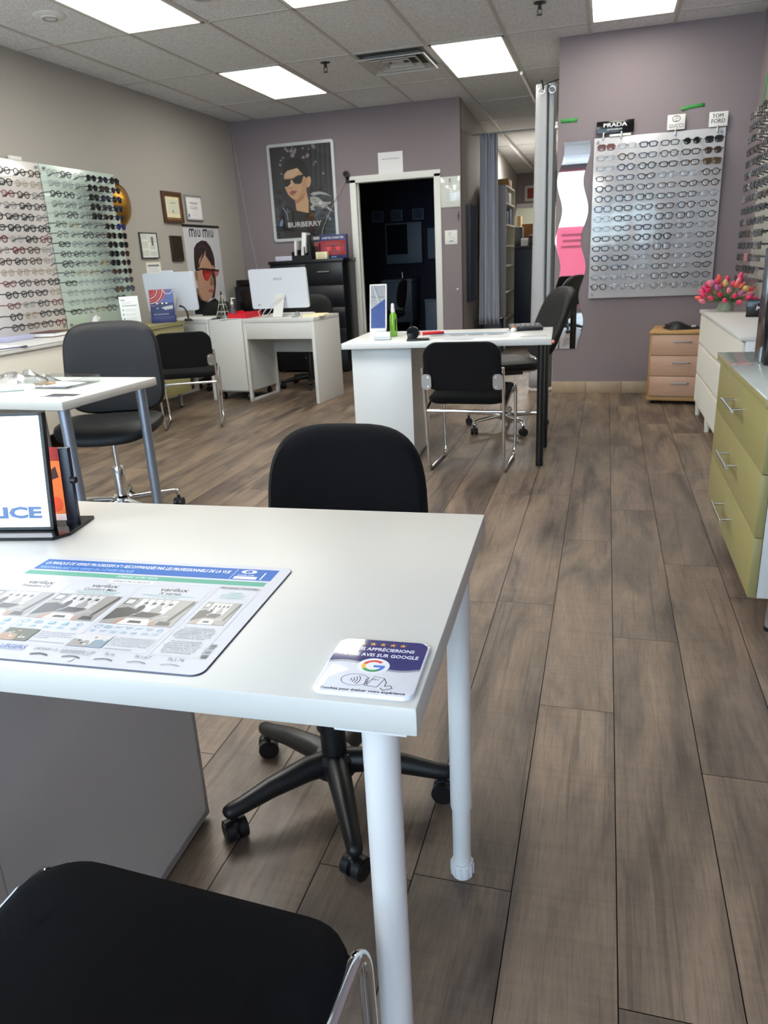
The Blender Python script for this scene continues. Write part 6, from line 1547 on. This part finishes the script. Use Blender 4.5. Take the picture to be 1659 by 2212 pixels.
# ------------------------------------------------------------------ shop window posters and the street
def translucent(name, rgb):
    m, nt, out = newmat(name); d = nt.nodes.new('ShaderNodeBsdfDiffuse'); t = nt.nodes.new('ShaderNodeBsdfTranslucent'); x = nt.nodes.new('ShaderNodeMixShader')
    for q in (d, t): q.inputs[0].default_value = L4(rgb)
    x.inputs[0].default_value = .35; nt.links.new(d.outputs[0], x.inputs[1]); nt.links.new(t.outputs[0], x.inputs[2]); nt.links.new(x.outputs[0], out.inputs[0]); MATS[name] = m
    return m
PK = translucent('pink_sheet', (240, 158, 178)); PKI = mat('pink_sheet_ink', (222, 116, 144), .7)
def pink_poster(x0, x1, z0, z1, label):
    t = thing('window_poster', label, 'poster', ((x0 + x1) / 2, YF + .03, (z0 + z1) / 2)); w, h = x1 - x0, z1 - z0
    o = M(PK).box((0, 0, 0), (w, .002, h)).build('sheet', t)
    g = G(.0003, .0012, PKI)
    g.lines(-w * .38, w * .38, h * .32, 3, .11, .05, PKI, 'c')
    g.build('poster_print', t, (0, 0, 0), up_wall('+y'))
pink_poster(-.98, -.28, .62, 1.64, 'large pink poster in the shop window behind the photographer, seen in the wavy mirror')
pink_poster(-.02, .46, 1.22, 1.66, 'smaller pink poster in the shop window, reflected in the grey board')
ext = M(mat('pale_siding', (140, 158, 164), .8))
for k in range(17): ext.span((-14, -10.02 - (.02 if k % 2 else 0), k * .25), (12, -9.8, k * .25 + .235))
o = ext.build('exterior_building'); structure(o)
structure(M(mat('street_asphalt', (188, 188, 188), .9)).span((-25, -25, -.06), (25, YF - .12, -.02)).build('exterior_ground'))

# ------------------------------------------------------------------ light
wd = bpy.data.worlds.new('world'); SC.world = wd; wd.use_nodes = True
bg = wd.node_tree.nodes['Background']; bg.inputs[0].default_value = (.68, .80, 1.0, 1); bg.inputs[1].default_value = SKY
def area(name, loc, rot, sx, sy, e, col=(1, 1, 1), portal=False):
    l = bpy.data.lights.new(name, 'AREA'); l.shape = 'RECTANGLE'; l.size = sx; l.size_y = sy; l.energy = e; l.color = col
    o = bpy.data.objects.new(name, l); COL.objects.link(o); o.location = loc; o.rotation_euler = rot
    if portal: l.cycles.is_portal = True
    return o
# daylight enters through the glazing
area('daylight_window', (-1.52, YF - .11, 1.40), (PI / 2, 0, 0), 5.1, 2.56, 1, portal=True)
sl = bpy.data.lights.new('sun', 'SUN'); sl.energy = 22; sl.angle = .01; sl.color = (1, .97, .92); so = bpy.data.objects.new('sun', sl); COL.objects.link(so); so.rotation_euler = (math.radians(-50), 0, math.radians(12))
# unseen area lamps added to light the shop, hall and store room
for x, y in ((-2.94, 2.2), (-1.72, 2.6), (-2.94, -.6)): area('unseen_ceiling_lamp', (x, y, ZC - .012), (0, 0, 0), .6, 1.2, UNSEEN_LAMP, (1, .985, .94))
area('unseen_hall_lamp', (-.95, 12.6, ZC - .04), (0, 0, 0), .6, 1.2, 70, (1, .96, .9)); area('unseen_store_lamp', (-1.3, 18.2, 2.6), (0, 0, 0), .8, .8, 45, (.9, 1, .85))
vs = SC.view_settings; vs.view_transform = 'Standard'; vs.look = 'None'; vs.gamma = 1; vs.exposure = EXPO; vs.use_curve_mapping = False
SC.cycles.use_denoising = True; SC.cycles.max_bounces = 10; SC.cycles.diffuse_bounces = 5; SC.cycles.glossy_bounces = 5; SC.cycles.transparent_max_bounces = 24; SC.cycles.transmission_bounces = 6
SC.cycles.sample_clamp_indirect = 8; SC.cycles.caustics_reflective = False; SC.cycles.caustics_refractive = False
